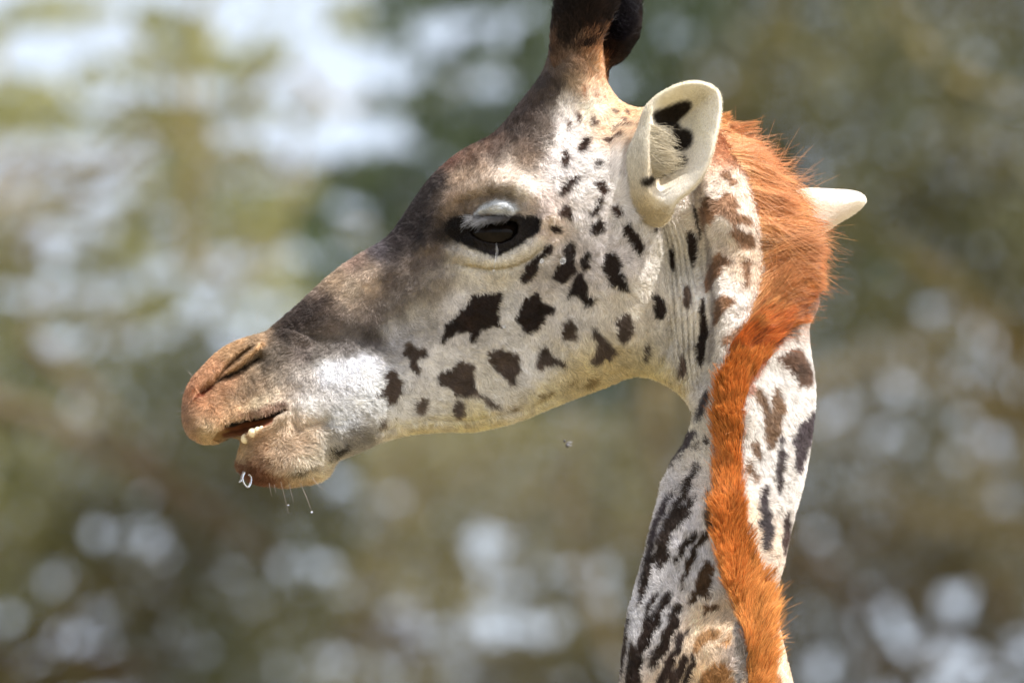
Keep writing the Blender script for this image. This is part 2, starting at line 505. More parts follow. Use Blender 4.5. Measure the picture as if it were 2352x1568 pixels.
TREES[2]['extra'] = [([(1560, 420), (1680, 250), (1760, 110), (1850, -60), (1960, -260)], .12, .09),
                     ([(1900, 480), (1990, 540), (2080, 590), (2170, 640), (2300, 760)], .09, .06),
                     ([(2000, -100), (2060, 60), (2180, 180), (2330, 230)], .07, .04)]
TREES[3]['extra'] = [([(-150, 900), (100, 960), (260, 1050), (430, 1130), (640, 1290)], .09, .05),
                     ([(60, 780), (200, 900), (330, 1040), (420, 1210)], .06, .04)]
TREES[5]['extra'] = [([(860, 1700), (850, 1450), (862, 1200), (900, 1050), (1000, 980)], .05, .03),
                     ([(860, 1350), (930, 1200), (1050, 1090), (1180, 1030)], .06, .03)]
TREES[0]['extra'] = [([(430, 620), (445, 420), (450, 250), (455, 60), (480, -150)], .035, .02)]
build_trees()

# ------------------------------------------------------------------ the giraffe
ROOT = link('giraffe', None)
ROOT.location = CAM + FWD * DIST
ROOT.rotation_euler = (TILT, 0, 0)
tag(ROOT, 'giraffe looking left with half closed eye, open mouth, orange mane and spotted neck', 'giraffe')

OUT = [(418,950),(423,905),(438,872),(466,841),(500,806),(540,784),(578,772),(612,764),(640,738),(680,704),(720,666),(760,630),(800,600),
 (840,577),(880,555),(905,530),(925,500),(945,470),(965,440),(990,408),(1020,378),(1060,348),(1100,328),(1130,313),(1160,285),(1190,245),
 (1215,215),(1238,186),(1253,158),(1262,130),(1267,102),(1285,88),(1325,82),(1362,88),(1380,102),(1384,130),(1386,160),(1389,188),(1403,212),(1422,235),(1450,250),(1480,252),(1540,245),(1600,250),(1650,285),
 (1700,315),(1745,370),(1785,440),(1815,520),(1835,590),(1850,640),(1868,662),(1879,690),(1868,722),(1853,745),(1855,800),(1868,880),(1866,950),
 (1855,1030),(1840,1110),(1822,1170),(1805,1230),(1793,1290),(1780,1335),(1772,1375),(1780,1430),(1795,1500),(1812,1568),(1840,1700),(1870,1900),(1890,2150),
 (1370,2150),(1395,1900),(1415,1700),(1425,1568),(1430,1490),(1440,1420),(1455,1360),(1480,1280),(1500,1210),(1515,1150),(1525,1105),(1550,1060),(1580,1010),
 (1598,960),(1590,935),(1570,908),(1540,885),(1505,868),(1470,860),(1440,864),(1400,882),(1330,907),(1260,936),(1200,962),(1130,981),(1080,990),(1020,988),
 (960,992),(900,1002),(850,1020),(800,1040),(768,1054),(757,1075),(735,1096),(700,1106),(650,1112),(610,1108),(580,1100),(560,1088),(548,1070),(549,1040),(557,1012),
 (540,1003),(510,1011),(490,1018),(465,1018),(440,1006),(425,986)]
OUT = smooth_poly(OUT, 2)
g = Grid(400, 54, 1910, 2160, 3.0)
DM = sdist(g.X, g.Y, OUT)

HC = [(480,945,80),(540,850,64),(500,860,60),(600,955,104),(555,985,96),(650,820,72),(690,900,100),(600,1070,90),(660,1050,104),(720,1040,108),(765,935,110),(845,915,104),(760,800,80),(840,790,86),(900,890,92),(780,990,104),(640,900,92),
 (700,740,66),(800,660,80),(800,740,86),(900,650,108),(900,760,84),(950,830,86),(940,950,66),(1050,930,58),(1000,730,100),(980,540,138),(1060,440,180),(1140,440,208),(1140,540,200),
 (1140,650,150),(1220,400,204),(1200,330,165),(1250,260,120),(1320,235,118),(1323,185,128),(1323,130,136),(1323,90,134),(1320,380,185),(1300,550,176),(1300,700,134),(1200,850,84),(1150,780,104),(1350,820,92),
 (1450,780,92),(1450,620,158),(1420,400,172),(1490,520,150),(1530,700,100),(1560,780,78),(1570,600,92),(1590,880,60),(1450,300,130),(1530,300,110),(1600,400,110),
 (1650,500,158),(1700,500,140),(1650,700,150),(1700,700,122),(1650,850,128),(1750,600,92),(1740,420,84),(1820,650,80),(1800,800,95),(1850,880,50),
 (1650,980,140),(1750,980,135),(1820,1000,90),(1580,1080,80),(1650,1150,160),(1740,1150,130),(1560,1200,105),(1500,1300,80),(1640,1300,165),(1740,1300,125),(1500,1450,95),
 (1600,1420,150),(1620,1520,190),(1700,1450,190),(1770,1500,130),(1500,1600,120),(1640,1700,210),(1760,1700,170),(1600,1950,230),(1700,2150,240),(1450,2100,160),(1820,2100,170)]
Hn = np.clip(rbf(HC, g.X, g.Y, c=50), 20, 260)
R = np.clip(Hn * .95, 25, 150)
RC = idw([(470,950,42),(600,1000,34),(600,1080,42),(720,1080,46),(570,990,30),(760,1060,50),(800,800,85),(1000,950,80),(1300,850,95),(1200,350,130),(1323,150,62),(1323,90,60),(1323,210,70),(1700,400,120),(1850,900,110),(1500,1300,130),(1600,1800,200),(1040,450,120),(760,660,60)], g.X, g.Y, p=3)[..., 0]
R = np.minimum(R, RC)
t = np.clip(DM / R, 0, 1)
Hn = Hn * np.sqrt(1 - (1 - t) ** 2)
Hs = gblur(Hn, 2.2)
Hn = np.where(DM > 0, Hn * (1 - sstep(6, 22, DM)) + Hs * sstep(6, 22, DM), 0)
Hf = Hn.copy()

def bump_line(pts, amp, sig, closed=False):
    d = seg_dist(g.X, g.Y, pts, closed); return amp * np.exp(-(d / sig) ** 2 / 2)
def bump_el(cx, cy, rx, ry, amp, ang=0):
    c, s = math.cos(ang), math.sin(ang); x = g.X - cx; y = g.Y - cy
    u = (x * c + y * s) / rx; v = (-x * s + y * c) / ry
    return amp * np.exp(-(u * u + v * v) / 1.2)
EYE = Z(8, [(440,800),(500,690),(650,630),(850,615),(1020,620),(1120,650),(1150,720),(1130,830),(1040,920),(900,975),(780,975),(620,940),(500,880)])
LID = Z(8, [(480,590),(560,480),(700,400),(830,370),(980,390),(1080,440),(1130,510),(1070,585),(950,560),(800,540),(600,570)])
MOUTH = Z(2, [(345,875),(420,838),(560,815),(700,775),(790,745),(800,765),(745,790),(700,815),(690,850),(610,890),(540,920),(480,945),(440,962),(380,965),(280,975),(265,985),(300,920)])
# the relief of skull, lids, folds and nostril
dH = np.zeros_like(Hn)
dH += bump_line([(985,560),(1000,500),(1035,455),(1100,425),(1180,422),(1235,455),(1262,500)], 17, 15)
dH += bump_el(1145, 540, 95, 60, -16)
dH += 13 * sstep(-6, 12, sdist(g.X, g.Y, LID))
de = sdist(g.X, g.Y, EYE)
dH += 10 * np.exp(-(de / 7.0) ** 2 / 2) - 50 * sstep(0, 8, de)
dH += bump_line(Z(8, [(150,1050),(350,1130),(560,1190),(800,1215),(1000,1180),(1200,1080),(1380,950),(1460,800),(1480,650)]), 11, 10)
dH += bump_line(Z(8, [(250,1230),(500,1285),(780,1320),(1050,1285),(1270,1190),(1450,1040),(1540,850),(1540,650)]), -8, 5)
dH += bump_line([(1035,560),(1060,540),(1085,530)], -10, 10)
dH += bump_line([(1060,470),(1100,455),(1150,450),(1200,462)], -7, 6)
# facial crest, muzzle and cheek muscle
dH += bump_line([(1000,640),(930,690),(870,735)], 14, 26)
dH += bump_line([(900,785),(840,782),(770,782),(700,795)], -5, 14)
dH += bump_el(770, 895, 90, 60, 10)
dH += bump_el(1350, 640, 120, 150, 12)
dH += bump_line([(1180,880),(1280,850),(1390,800),(1450,720)], 6, 24)
dH += bump_line([(870,985),(980,962),(1080,962),(1200,940),(1330,890),(1420,850)], -7, 5)
dH += bump_line([(870,1002),(980,980),(1080,978),(1200,952),(1330,900)], 5, 6)
# nostril
NOS = Z(2, [(568,318),(510,380),(430,455),(350,515),(285,570),(300,530),(370,440),(440,370),(520,318)])
dn = sdist(g.X, g.Y, NOS)
dH += -17 * sstep(-2, 9, dn) + 9 * np.exp(-((dn + 7) / 6) ** 2 / 2)
dH += bump_line(Z(2, [(590,290),(560,350),(470,430),(380,490),(290,560)]), 9, 5)
dH += bump_line(Z(2, [(600,400),(530,445),(430,505),(300,565),(200,640)]), -22, 7)
# mouth
dm = sdist(g.X, g.Y, smooth_poly(MOUTH, 1))
dH += -42 * sstep(-2, 20, dm)
dH += bump_line(Z(2, [(300,1000),(250,930),(330,850),(450,805),(620,770),(760,735)]), 9, 12)
dH += bump_line(Z(2, [(480,960),(560,920),(640,880),(720,830),(800,780)]), 8, 9)
dH += bump_line(Z(2, [(820,770),(860,900),(950,860),(1060,850)]), -9, 9)
dH += bump_line(Z(2, [(1040,840),(1090,950),(1070,1100)]), -7, 14)
dH += bump_el(655, 1055, 60, 42, 12)
# wrinkles on the bridge of the nose
for k in range(5):
    dH += bump_line(Z(2, [(640 + 40*k, 240 + 22*k - 55*k), (760 + 30*k, 190 + 40*k - 30*k), (900 + 25*k, 150 + 30*k)]), -2.6, 3.2)
# throat folds
xc = np.interp(g.Y, [480, 560, 700, 820, 930], [1520, 1548, 1566, 1572, 1592])
wm = sstep(470, 560, g.Y) * (1 - sstep(860, 960, g.Y)) * np.exp(-((g.X - xc) / 34) ** 4)
u = (g.X - xc) * np.interp(g.Y, [480, 700, 930], [1.35, 1.0, 1.5])
dH += wm * (5.5 * np.sin(u * .43 + 1.3 * np.sin(g.Y * .013)) + 3.0 * np.sin(u * .83 + g.Y * .01))
dH += bump_line([(1520,525),(1542,600),(1548,690),(1540,770),(1520,838)], -15, 8)
# step from the shaded throat to the lit side of the neck, then the edge under the mane
xs = np.interp(g.Y, [330, 400, 500, 600, 700, 850, 960], [1590, 1596, 1606, 1622, 1630, 1622, 1602])
dH += 52 * sstep(-7, 26, g.X - xs) * sstep(300, 400, g.Y) * (1 - sstep(880, 1010, g.Y)) * (1 - sstep(80, 240, g.X - xs)) - 10 * np.exp(-((g.X - xs + 8) / 8) ** 2) * sstep(380, 460, g.Y) * (1 - sstep(850, 950, g.Y))
xm = np.interp(g.Y, [830, 900, 1080, 1170, 1300, 1420, 1568], [1660, 1640, 1640, 1632, 1655, 1700, 1725])
dH += 30 * sstep(-32, 12, g.X - xm) * sstep(880, 980, g.Y) * (1 - sstep(1500, 1700, g.Y)) * (1 - sstep(60, 190, g.X - xm))
dH += bump_line([(1770,860),(1745,950),(1735,1050),(1725,1150),(1735,1260)], -9, 16)
dH += bump_line([(1835,820),(1830,950),(1805,1100),(1780,1250)], 9, 20)
dH += bump_line([(1690,1395),(1640,1400),(1590,1420),(1560,1470)], -10, 16) + bump_el(1620, 1490, 70, 60, 16)
dH += 1.3 * noise2(g.X.shape, 7) + .7 * noise2(g.X.shape, 3)
edge = sstep(0, 26, DM)
Hn = Hn + dH * edge
YC = np.interp(g.Y, [0, 750, 1000, 1568, 2160], [0, 0, -40, -190, -330])
YC = YC * sstep(1350, 1650, g.X + (g.Y - 800) * .5) 
NEAR = YC - Hn; FAR = YC + Hf * .95

# ---- coat colour map
cg = Grid(400, 50, 1910, 2160, 2.0)
W = (222, 217, 208)
CC = [(430,950,172,132,112),(465,905,186,126,94),(500,862,194,138,104),(540,800,188,146,110),(600,775,172,140,114),(622,830,108,94,86),(560,905,166,136,118),(520,880,176,128,100),(600,880,150,126,112),(480,995,208,180,150),(440,990,188,150,128),
 (600,930,200,180,158),(650,870,165,150,138),(540,950,196,158,128),(500,930,190,140,108),(700,800,112,98,92),(660,765,66,54,49),(700,722,58,46,42),(735,735,70,58,52),(745,690,120,100,88),(770,645,172,145,115),(640,810,125,112,104),
 (820,660,190,170,145),(850,640,200,175,150),(840,690,165,145,128),(820,600,140,112,96),(760,740,120,104,95),(860,720,112,98,90),(900,640,100,86,78),(880,570,88,80,88),(930,520,38,30,33),(960,460,34,27,27),(1000,430,46,34,30),(910,580,60,50,50),(985,410,52,38,32),(900,545,52,44,48),(975,500,60,50,46),
 (1005,490,100,84,72),(1040,370,100,60,45),(1000,580,128,112,102),(950,600,120,105,95),(920,700,138,128,124),(940,650,130,118,110),(860,770,92,84,84),(800,785,120,112,110),(740,800,125,115,108),(760,850,215,215,214),(830,840,225,225,226),(700,865,175,166,158),
 (720,930,222,217,208),(640,900,200,180,160),(780,960,205,205,202),(800,1010,165,160,155),(700,980,205,182,152),(680,1010,204,178,148),(620,1020,198,156,126),(583,1080,104,58,42),(600,1092,126,72,48),(565,1040,196,166,138),(632,1100,160,108,74),(650,1050,204,178,150),(612,1055,168,124,98),(690,1060,212,196,170),(640,1020,206,180,152),
 (722,1060,212,200,176),(742,1090,208,190,152),(690,1100,200,172,130),(760,1010,190,182,165),(900,760,188,186,188),(950,720,182,178,174),(1000,650,160,150,142),(1050,700,210,205,200),(1100,640,205,198,186),(1000,850,W[0],W[1],W[2]),
 (1200,850,218,213,204),(950,950,217,213,204),(870,900,212,212,208),(1150,900,217,210,195),(1250,928,208,196,155),(1100,984,214,200,150),(960,990,210,196,150),(1400,876,202,184,132),(1500,862,205,190,138),(1350,896,205,188,138),(1560,900,205,188,140),  # yellow along the jaw's lower edge: bounce light painted into the coat
 (1300,700,210,204,196),(1250,640,196,186,174),(1300,600,190,178,166),(1400,600,208,200,194),(1450,700,216,206,188),(1180,700,206,202,196),(1350,500,214,206,198),(1450,500,214,208,200),
 (1060,410,172,146,120),(1080,370,112,80,60),(1130,330,112,82,64),(1100,440,192,172,152),(1160,400,218,202,182),(1200,430,222,210,194),(1090,400,175,152,130),(1200,360,160,134,112),(1180,300,76,64,60),(1230,250,78,66,64),(1262,200,66,56,54),(1205,270,84,70,66),(1255,300,150,138,128),
 (1300,250,228,218,204),(1350,250,228,208,182),(1400,280,226,196,162),(1430,250,222,180,130),(1280,400,218,210,202),(1350,400,224,217,208),(1330,195,206,178,146),(1290,165,112,98,90),(1335,160,176,142,112),(1375,165,218,168,118),(1270,130,96,76,64),(1300,120,122,98,82),(1340,120,168,122,88),(1375,120,206,150,98),(1265,100,84,62,50),(1330,95,150,96,62),(1290,300,226,218,208),(1060,480,135,118,104),(1040,470,175,150,128),(1120,460,130,116,104),(1160,462,150,138,126),(1045,520,36,30,30),(1010,540,46,38,37),
 (1240,470,196,180,170),(1262,520,214,196,180),(1050,590,196,186,170),(1080,605,205,198,180),(1140,608,212,204,184),(1220,580,212,204,188),(1130,640,198,188,168),
 (1560,600,208,201,186),(1560,800,208,201,186),(1600,900,212,206,198),(1650,500,232,218,200),(1700,450,236,216,192),(1660,700,230,220,206),(1730,600,240,214,184),(1800,900,230,223,212),(1780,1100,232,225,214),
 (1690,1200,240,215,185),(1550,1200,206,201,198),(1600,1300,200,196,193),(1480,1400,195,192,190),(1640,1450,225,198,160),(1640,1560,228,196,150),(1690,1500,190,175,165),(1780,1530,238,204,168),(1700,330,215,140,80),(1800,600,160,80,40),(1600,1900,215,205,190)]
CL = np.array(CC, float); CL[:, 2:] = L(CL[:, 2:])
COL = idw(CL, cg.X, cg.Y, p=4.5, eps=22)
_w = sstep(.25, .6, COL[..., 1])[..., None]; COL = COL * (1 + _w * np.array([.17, .20, .31]))
_lum = COL @ np.array([.3, .59, .11]); COL = COL * .76 + _lum[..., None] * .24
n1 = noise2(cg.X.shape, 2.2); n2 = noise2(cg.X.shape, 7)
COL = COL * (1 + .05 * n1 + .05 * n2)[..., None]
# mottled brown-grey hair over the forehead and bridge of the nose
mot = idw([(1180,270,1),(1100,350,1),(1000,430,1),(930,520,.8),(850,620,.8),(760,680,1),(660,780,1),(620,850,.9),(900,660,.7),(980,600,.7),(1250,230,.8),(1300,300,0),(1200,420,.15),(1300,500,0),(1100,650,.1),(1000,800,0),(760,880,.1),(700,950,.2),(1500,500,0),(850,850,0),(1600,900,0),(500,900,.4),(1060,440,.5),(820,1000,.9),(850,980,.5)], cg.X, cg.Y, p=4)[..., 0]
n3 = noise2(cg.X.shape, 3.0) * .6 + noise2(cg.X.shape, 1.3) * .6
COL *= (1 - mot * .30 * sstep(-.3, 1.2, n3) + mot * .28 * sstep(.2, 1.6, -n3))[..., None]

def paint(poly, rgb, soft=3.0, rag=2.2, op=1.0, grow=0.0, core=None):
    P = smooth_poly(poly, 1); m = 14
    x0, y0 = P.min(0) - m; x1, y1 = P.max(0) + m
    i0 = max(int((x0 - cg.x0) / cg.st), 0); i1 = min(int((x1 - cg.x0) / cg.st) + 2, cg.X.shape[1])
    j0 = max(int((y0 - cg.y0) / cg.st), 0); j1 = min(int((y1 - cg.y0) / cg.st) + 2, cg.X.shape[0])
    if i1 <= i0 or j1 <= j0: return
    sl = (slice(j0, j1), slice(i0, i1))
    d = sdist(cg.X[sl], cg.Y[sl], P) + grow + rag * n1[sl] * .8 + rag * .6 * n2[sl]
    a = (op * sstep(-soft, soft, d))[..., None]
    rgb = np.asarray(rgb, float); rgb = rgb * .85 + rgb.mean() * .15
    c = L(rgb)[None, None] * (1 + .12 * n1[sl] + .15 * n2[sl])[..., None]
    if core is not None:
        k = sstep(4, 16, d)[..., None]; c = c * (1 - k) + L(core)[None, None] * k
    COL[sl] = COL[sl] * (1 - a) + c * a

DK = (46, 34, 30); MD = (84, 70, 62); BR = (162, 122, 92); BL = (72, 62, 68); ST = (56, 42, 36)
for q in [ # cheek, dark
 [(785,420),(760,425),(680,440),(630,435),(600,450),(605,470),(560,505),(540,530),(520,560),(480,590),(445,620),(430,640),(445,670),(420,690),(410,730),(430,740),(440,705),(480,690),(530,665),(575,655),(590,670),(600,710),(620,735),(635,690),(670,655),(700,635),(740,625),(775,625),(765,570),(760,510),(775,460)],
 [(1010,430),(985,445),(935,460),(915,500),(905,545),(885,570),(895,620),(930,640),(960,670),(985,645),(1030,630),(1035,595),(1060,560),(1105,540),(1130,515),(1085,505),(1050,490),(1030,460)],
 [(1090,125),(1060,140),(1030,180),(985,220),(950,265),(920,305),(895,345),(940,350),(985,315),(1010,280),(1040,230),(1080,190),(1105,150)],
 [(1210,90),(1190,120),(1170,165),(1180,205),(1140,250),(1110,290),(1095,335),(1130,345),(1165,370),(1200,345),(1235,290),(1250,240),(1255,170),(1240,120)],
 [(1310,155),(1295,200),(1275,240),(1280,275),(1310,285),(1330,240),(1345,190),(1335,160)],
 [(1265,300),(1235,320),(1220,370),(1195,410),(1190,450),(1240,445),(1275,440),(1290,480),(1305,515),(1335,510),(1370,480),(1360,455),(1320,435),(1325,390),(1310,340),(1290,305)],
 [(1465,180),(1435,190),(1415,250),(1425,310),(1460,350),(1510,385),(1575,405),(1585,370),(1560,310),(1530,250),(1490,200)],
 [(1565,5),(1540,50),(1545,80),(1575,100),(1590,150),(1630,185),(1660,210),(1670,150),(1660,115),(1630,95),(1610,40),(1590,10)],
 [(1380,-20),(1345,0),(1345,45),(1380,70),(1415,55),(1425,15),(1405,-15)],
 [(1120,10),(1095,15),(1110,35),(1150,55),(1150,35)],
 [(1740,430),(1720,450),(1740,560),(1800,600),(1825,540),(1800,470),(1770,430)]]:
    paint(Z(5, q), DK, soft=2.5, grow=1.5)
for q in [
 [(1205,560),(1200,590),(1160,620),(1160,690),(1210,725),(1245,705),(1260,630),(1225,595)],
 [(1550,550),(1515,570),(1500,640),(1510,700),(1550,740),(1590,700),(1605,640),(1585,575)],
 [(1345,620),(1360,670),(1385,720),(1400,760),(1390,810),(1345,850),(1370,870),(1420,850),(1470,820),(1505,790),(1450,740),(1410,690),(1400,640)],
 [(1690,715),(1675,790),(1660,870),(1690,850),(1715,780),(1710,730)],
 [(1055,745),(1015,770),(1025,840),(1020,895),(1060,870),(1120,870),(1210,860),(1150,830),(1100,800),(1085,760)],
 [(765,770),(700,800),(710,850),(745,900),(800,930),(840,970),(885,1010),(880,950),(895,890),(895,800),(830,795)],
 [(540,845),(500,860),(490,890),(420,900),(385,940),(395,1000),(470,1020),(500,1050),(550,1070),(600,1055),(640,1040),(625,980),(610,920),(605,880)],
 [(180,755),(170,820),(210,840),(225,900),(265,930),(285,960),(275,880),(270,830),(330,820),(325,775),(250,765),(220,750)],
 [(110,900),(60,940),(75,1000),(70,1030),(0,1060),(0,1080),(65,1055),(65,1100),(115,1105),(160,1060),(165,1000),(140,945)]]:
    paint(Z(5, q), (88, 74, 66), soft=3.5, grow=1.5)
for q in [
 [(310,1070),(235,1120),(250,1170),(290,1180),(330,1120)],[(510,1085),(480,1105),(475,1190),(530,1200),(560,1150),(545,1100)],
 [(640,1040),(680,1090),(740,1140),(800,1130),(720,1090),(660,1050)],
 [(50,1215),(25,1235),(40,1260),(70,1240)]]:
    paint(Z(5, q), (112, 98, 88), soft=4, grow=1)
for q in [[(1390,960),(1330,960),(1280,1000),(1300,1020),(1370,1000)],[(1280,950),(1220,970),(1190,1000),(1250,990)],[(1100,1030),(1010,1070),(1050,1080),(1110,1060)],[(900,1120),(820,1150),(860,1165),(910,1140)],[(560,1225),(540,1255),(600,1250)]]:
    paint(Z(5, q), (135, 112, 66), soft=5, op=.8)
for q in [ # temple
 [(1030,480),(1015,520),(1010,580),(1030,590),(1055,540),(1050,490)],[(1120,620),(1060,640),(1020,680),(980,740),(1005,760),(1060,720),(1110,670),(1130,630)],
 [(1025,815),(985,850),(1000,880),(1040,900),(1070,930),(1075,870),(1050,840)],[(1160,400),(1120,430),(1110,475),(1145,495),(1165,450),(1185,410)],
 [(1235,535),(1205,545),(1210,580),(1250,600),(1270,580),(1255,545)],[(1230,665),(1205,680),(1230,720),(1260,760),(1285,745),(1275,700)],
 [(1240,770),(1215,810),(1185,850),(1185,885),(1220,890),(1255,850),(1265,800)],[(1350,840),(1320,870),(1340,900),(1375,890),(1370,855)]]:
    paint(Z(1, q), (68, 50, 44), soft=3, grow=1)
for q in [[(1115,255),(1105,290),(1115,325),(1125,290)],[(1195,265),(1190,320),(1215,325),(1215,290)],[(1050,300),(1040,340),(1045,370),(1060,330)],
 [(1310,325),(1315,350),(1365,355),(1380,330),(1340,318)],[(1275,400),(1265,415),(1310,440),(1355,405)],[(1430,345),(1440,370),(1470,365),(1460,340)],
 [(1320,215),(1310,240),(1340,235),(1350,215)],[(1400,215),(1390,230),(1410,260),(1415,235)],[(1365,285),(1385,300),(1405,285)],[(950,645),(945,660),(965,655)]]:
    paint(Z(1, q), (104, 80, 70), soft=2.5, grow=1.5, rag=1)
for q in [[(1150,80),(1155,140),(1165,180),(1170,120)],[(1210,90),(1215,150),(1240,190),(1230,120)],[(1262,105),(1265,150),(1280,170),(1275,120)]]:
    paint(Z(1, q), (170, 115, 80), soft=3, rag=1)
for q in [ # lit side of the neck
 [(640,130),(610,180),(590,240),(580,330),(600,420),(620,470),(640,390),(680,380),(700,290),(740,300),(790,350),(850,370),(880,370),(930,380),(980,375),(960,330),(920,310),(860,315),(830,280),(870,230),(820,160),(770,145),(740,200),(700,215),(670,160)],
 [(840,385),(820,430),(800,460),(850,490),(880,540),(950,570),(1005,560),(1000,500),(950,440),(900,420)],
 [(760,610),(690,620),(670,690),(640,760),(620,850),(640,940),(670,860),(720,790),(770,720),(820,680),(800,630)],
 [(960,640),(920,660),(930,780),(960,790),(980,700)],[(930,820),(890,880),(950,860),(965,830)],
 [(770,950),(700,960),(680,1050),(680,1180),(720,1150),(760,1080),(850,1000),(830,960)],
 [(940,1110),(880,1190),(800,1260),(740,1330),(800,1325),(870,1300),(940,1290),(940,1200)],
 [(730,0),(790,50),(840,95),(860,80),(830,20),(790,-20)]]:
    paint(Z(9, q), BR, soft=4, grow=1)
for q in [[(500,430),(480,470),(490,560),(500,660),(540,730),(560,640),(565,520),(545,460)],[(460,870),(450,1000),(480,1040),(500,1030),(505,880)],
 [(600,960),(580,1050),(590,1150),(560,1300),(555,1440),(600,1490),(630,1400),(625,1290),(650,1260),(640,1180),(620,1080),(610,1000)],
 [(375,545),(355,590),(335,580),(345,680),(370,760),(385,700)],[(525,230),(540,320),(570,430),(590,530),(605,480),(580,380),(560,290)],
 [(240,420),(215,470),(225,490),(255,450)]]:
    paint(Z(9, q), DK, soft=2.5, grow=1, rag=1)
for q in [[(460,870),(450,1000),(480,1040),(500,1030),(505,880)],[(440,1350),(420,1480),(400,1568),(470,1568),(480,1450)]]:
    paint(Z(9, q), (110, 92, 82), soft=3, rag=1)
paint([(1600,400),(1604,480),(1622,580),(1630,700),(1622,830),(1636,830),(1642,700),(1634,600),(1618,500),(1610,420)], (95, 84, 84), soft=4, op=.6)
for q, c in [([(1200,60),(1240,110),(1285,150),(1300,215),(1345,195),(1370,140),(1350,80),(1310,20),(1270,30),(1230,50)], (128,96,78)),
 ([(1100,215),(1120,270),(1140,310),(1150,350),(1160,430),(1155,480),(1190,470),(1215,420),(1225,350),(1225,240),(1195,190),(1180,230),(1185,310),(1165,300),(1150,240),(1120,210)], (140,108,82)),
 ([(1385,290),(1340,340),(1290,390),(1280,450),(1285,540),(1270,600),(1310,560),(1340,500),(1370,420),(1385,350)], (92,80,86)),
 ([(1235,410),(1205,480),(1190,560),(1195,640),(1215,700),(1225,620),(1235,520)], (88,76,80)),
 ([(1080,440),(1090,480),(1110,520),(1130,540),(1130,490),(1110,450)], (140,108,84)),
 ([(1045,560),(1080,600),(1105,630),(1105,580),(1070,545)], (150,112,82)),
 ([(1135,640),(1115,760),(1110,830),(1130,870),(1120,950),(1150,940),(1165,880),(1180,840),(1165,780),(1155,700)], (86,76,82)),
 ([(1240,760),(1220,820),(1230,900),(1240,960),(1265,870),(1275,800)], (98,78,76)),
 ([(1040,820),(1060,850),(1090,890),(1080,840)], (170,120,84)),
 ([(1180,1020),(1172,1070),(1192,1050)], (175,125,90))]:
    paint(Z(10, q), c, soft=4, grow=3)
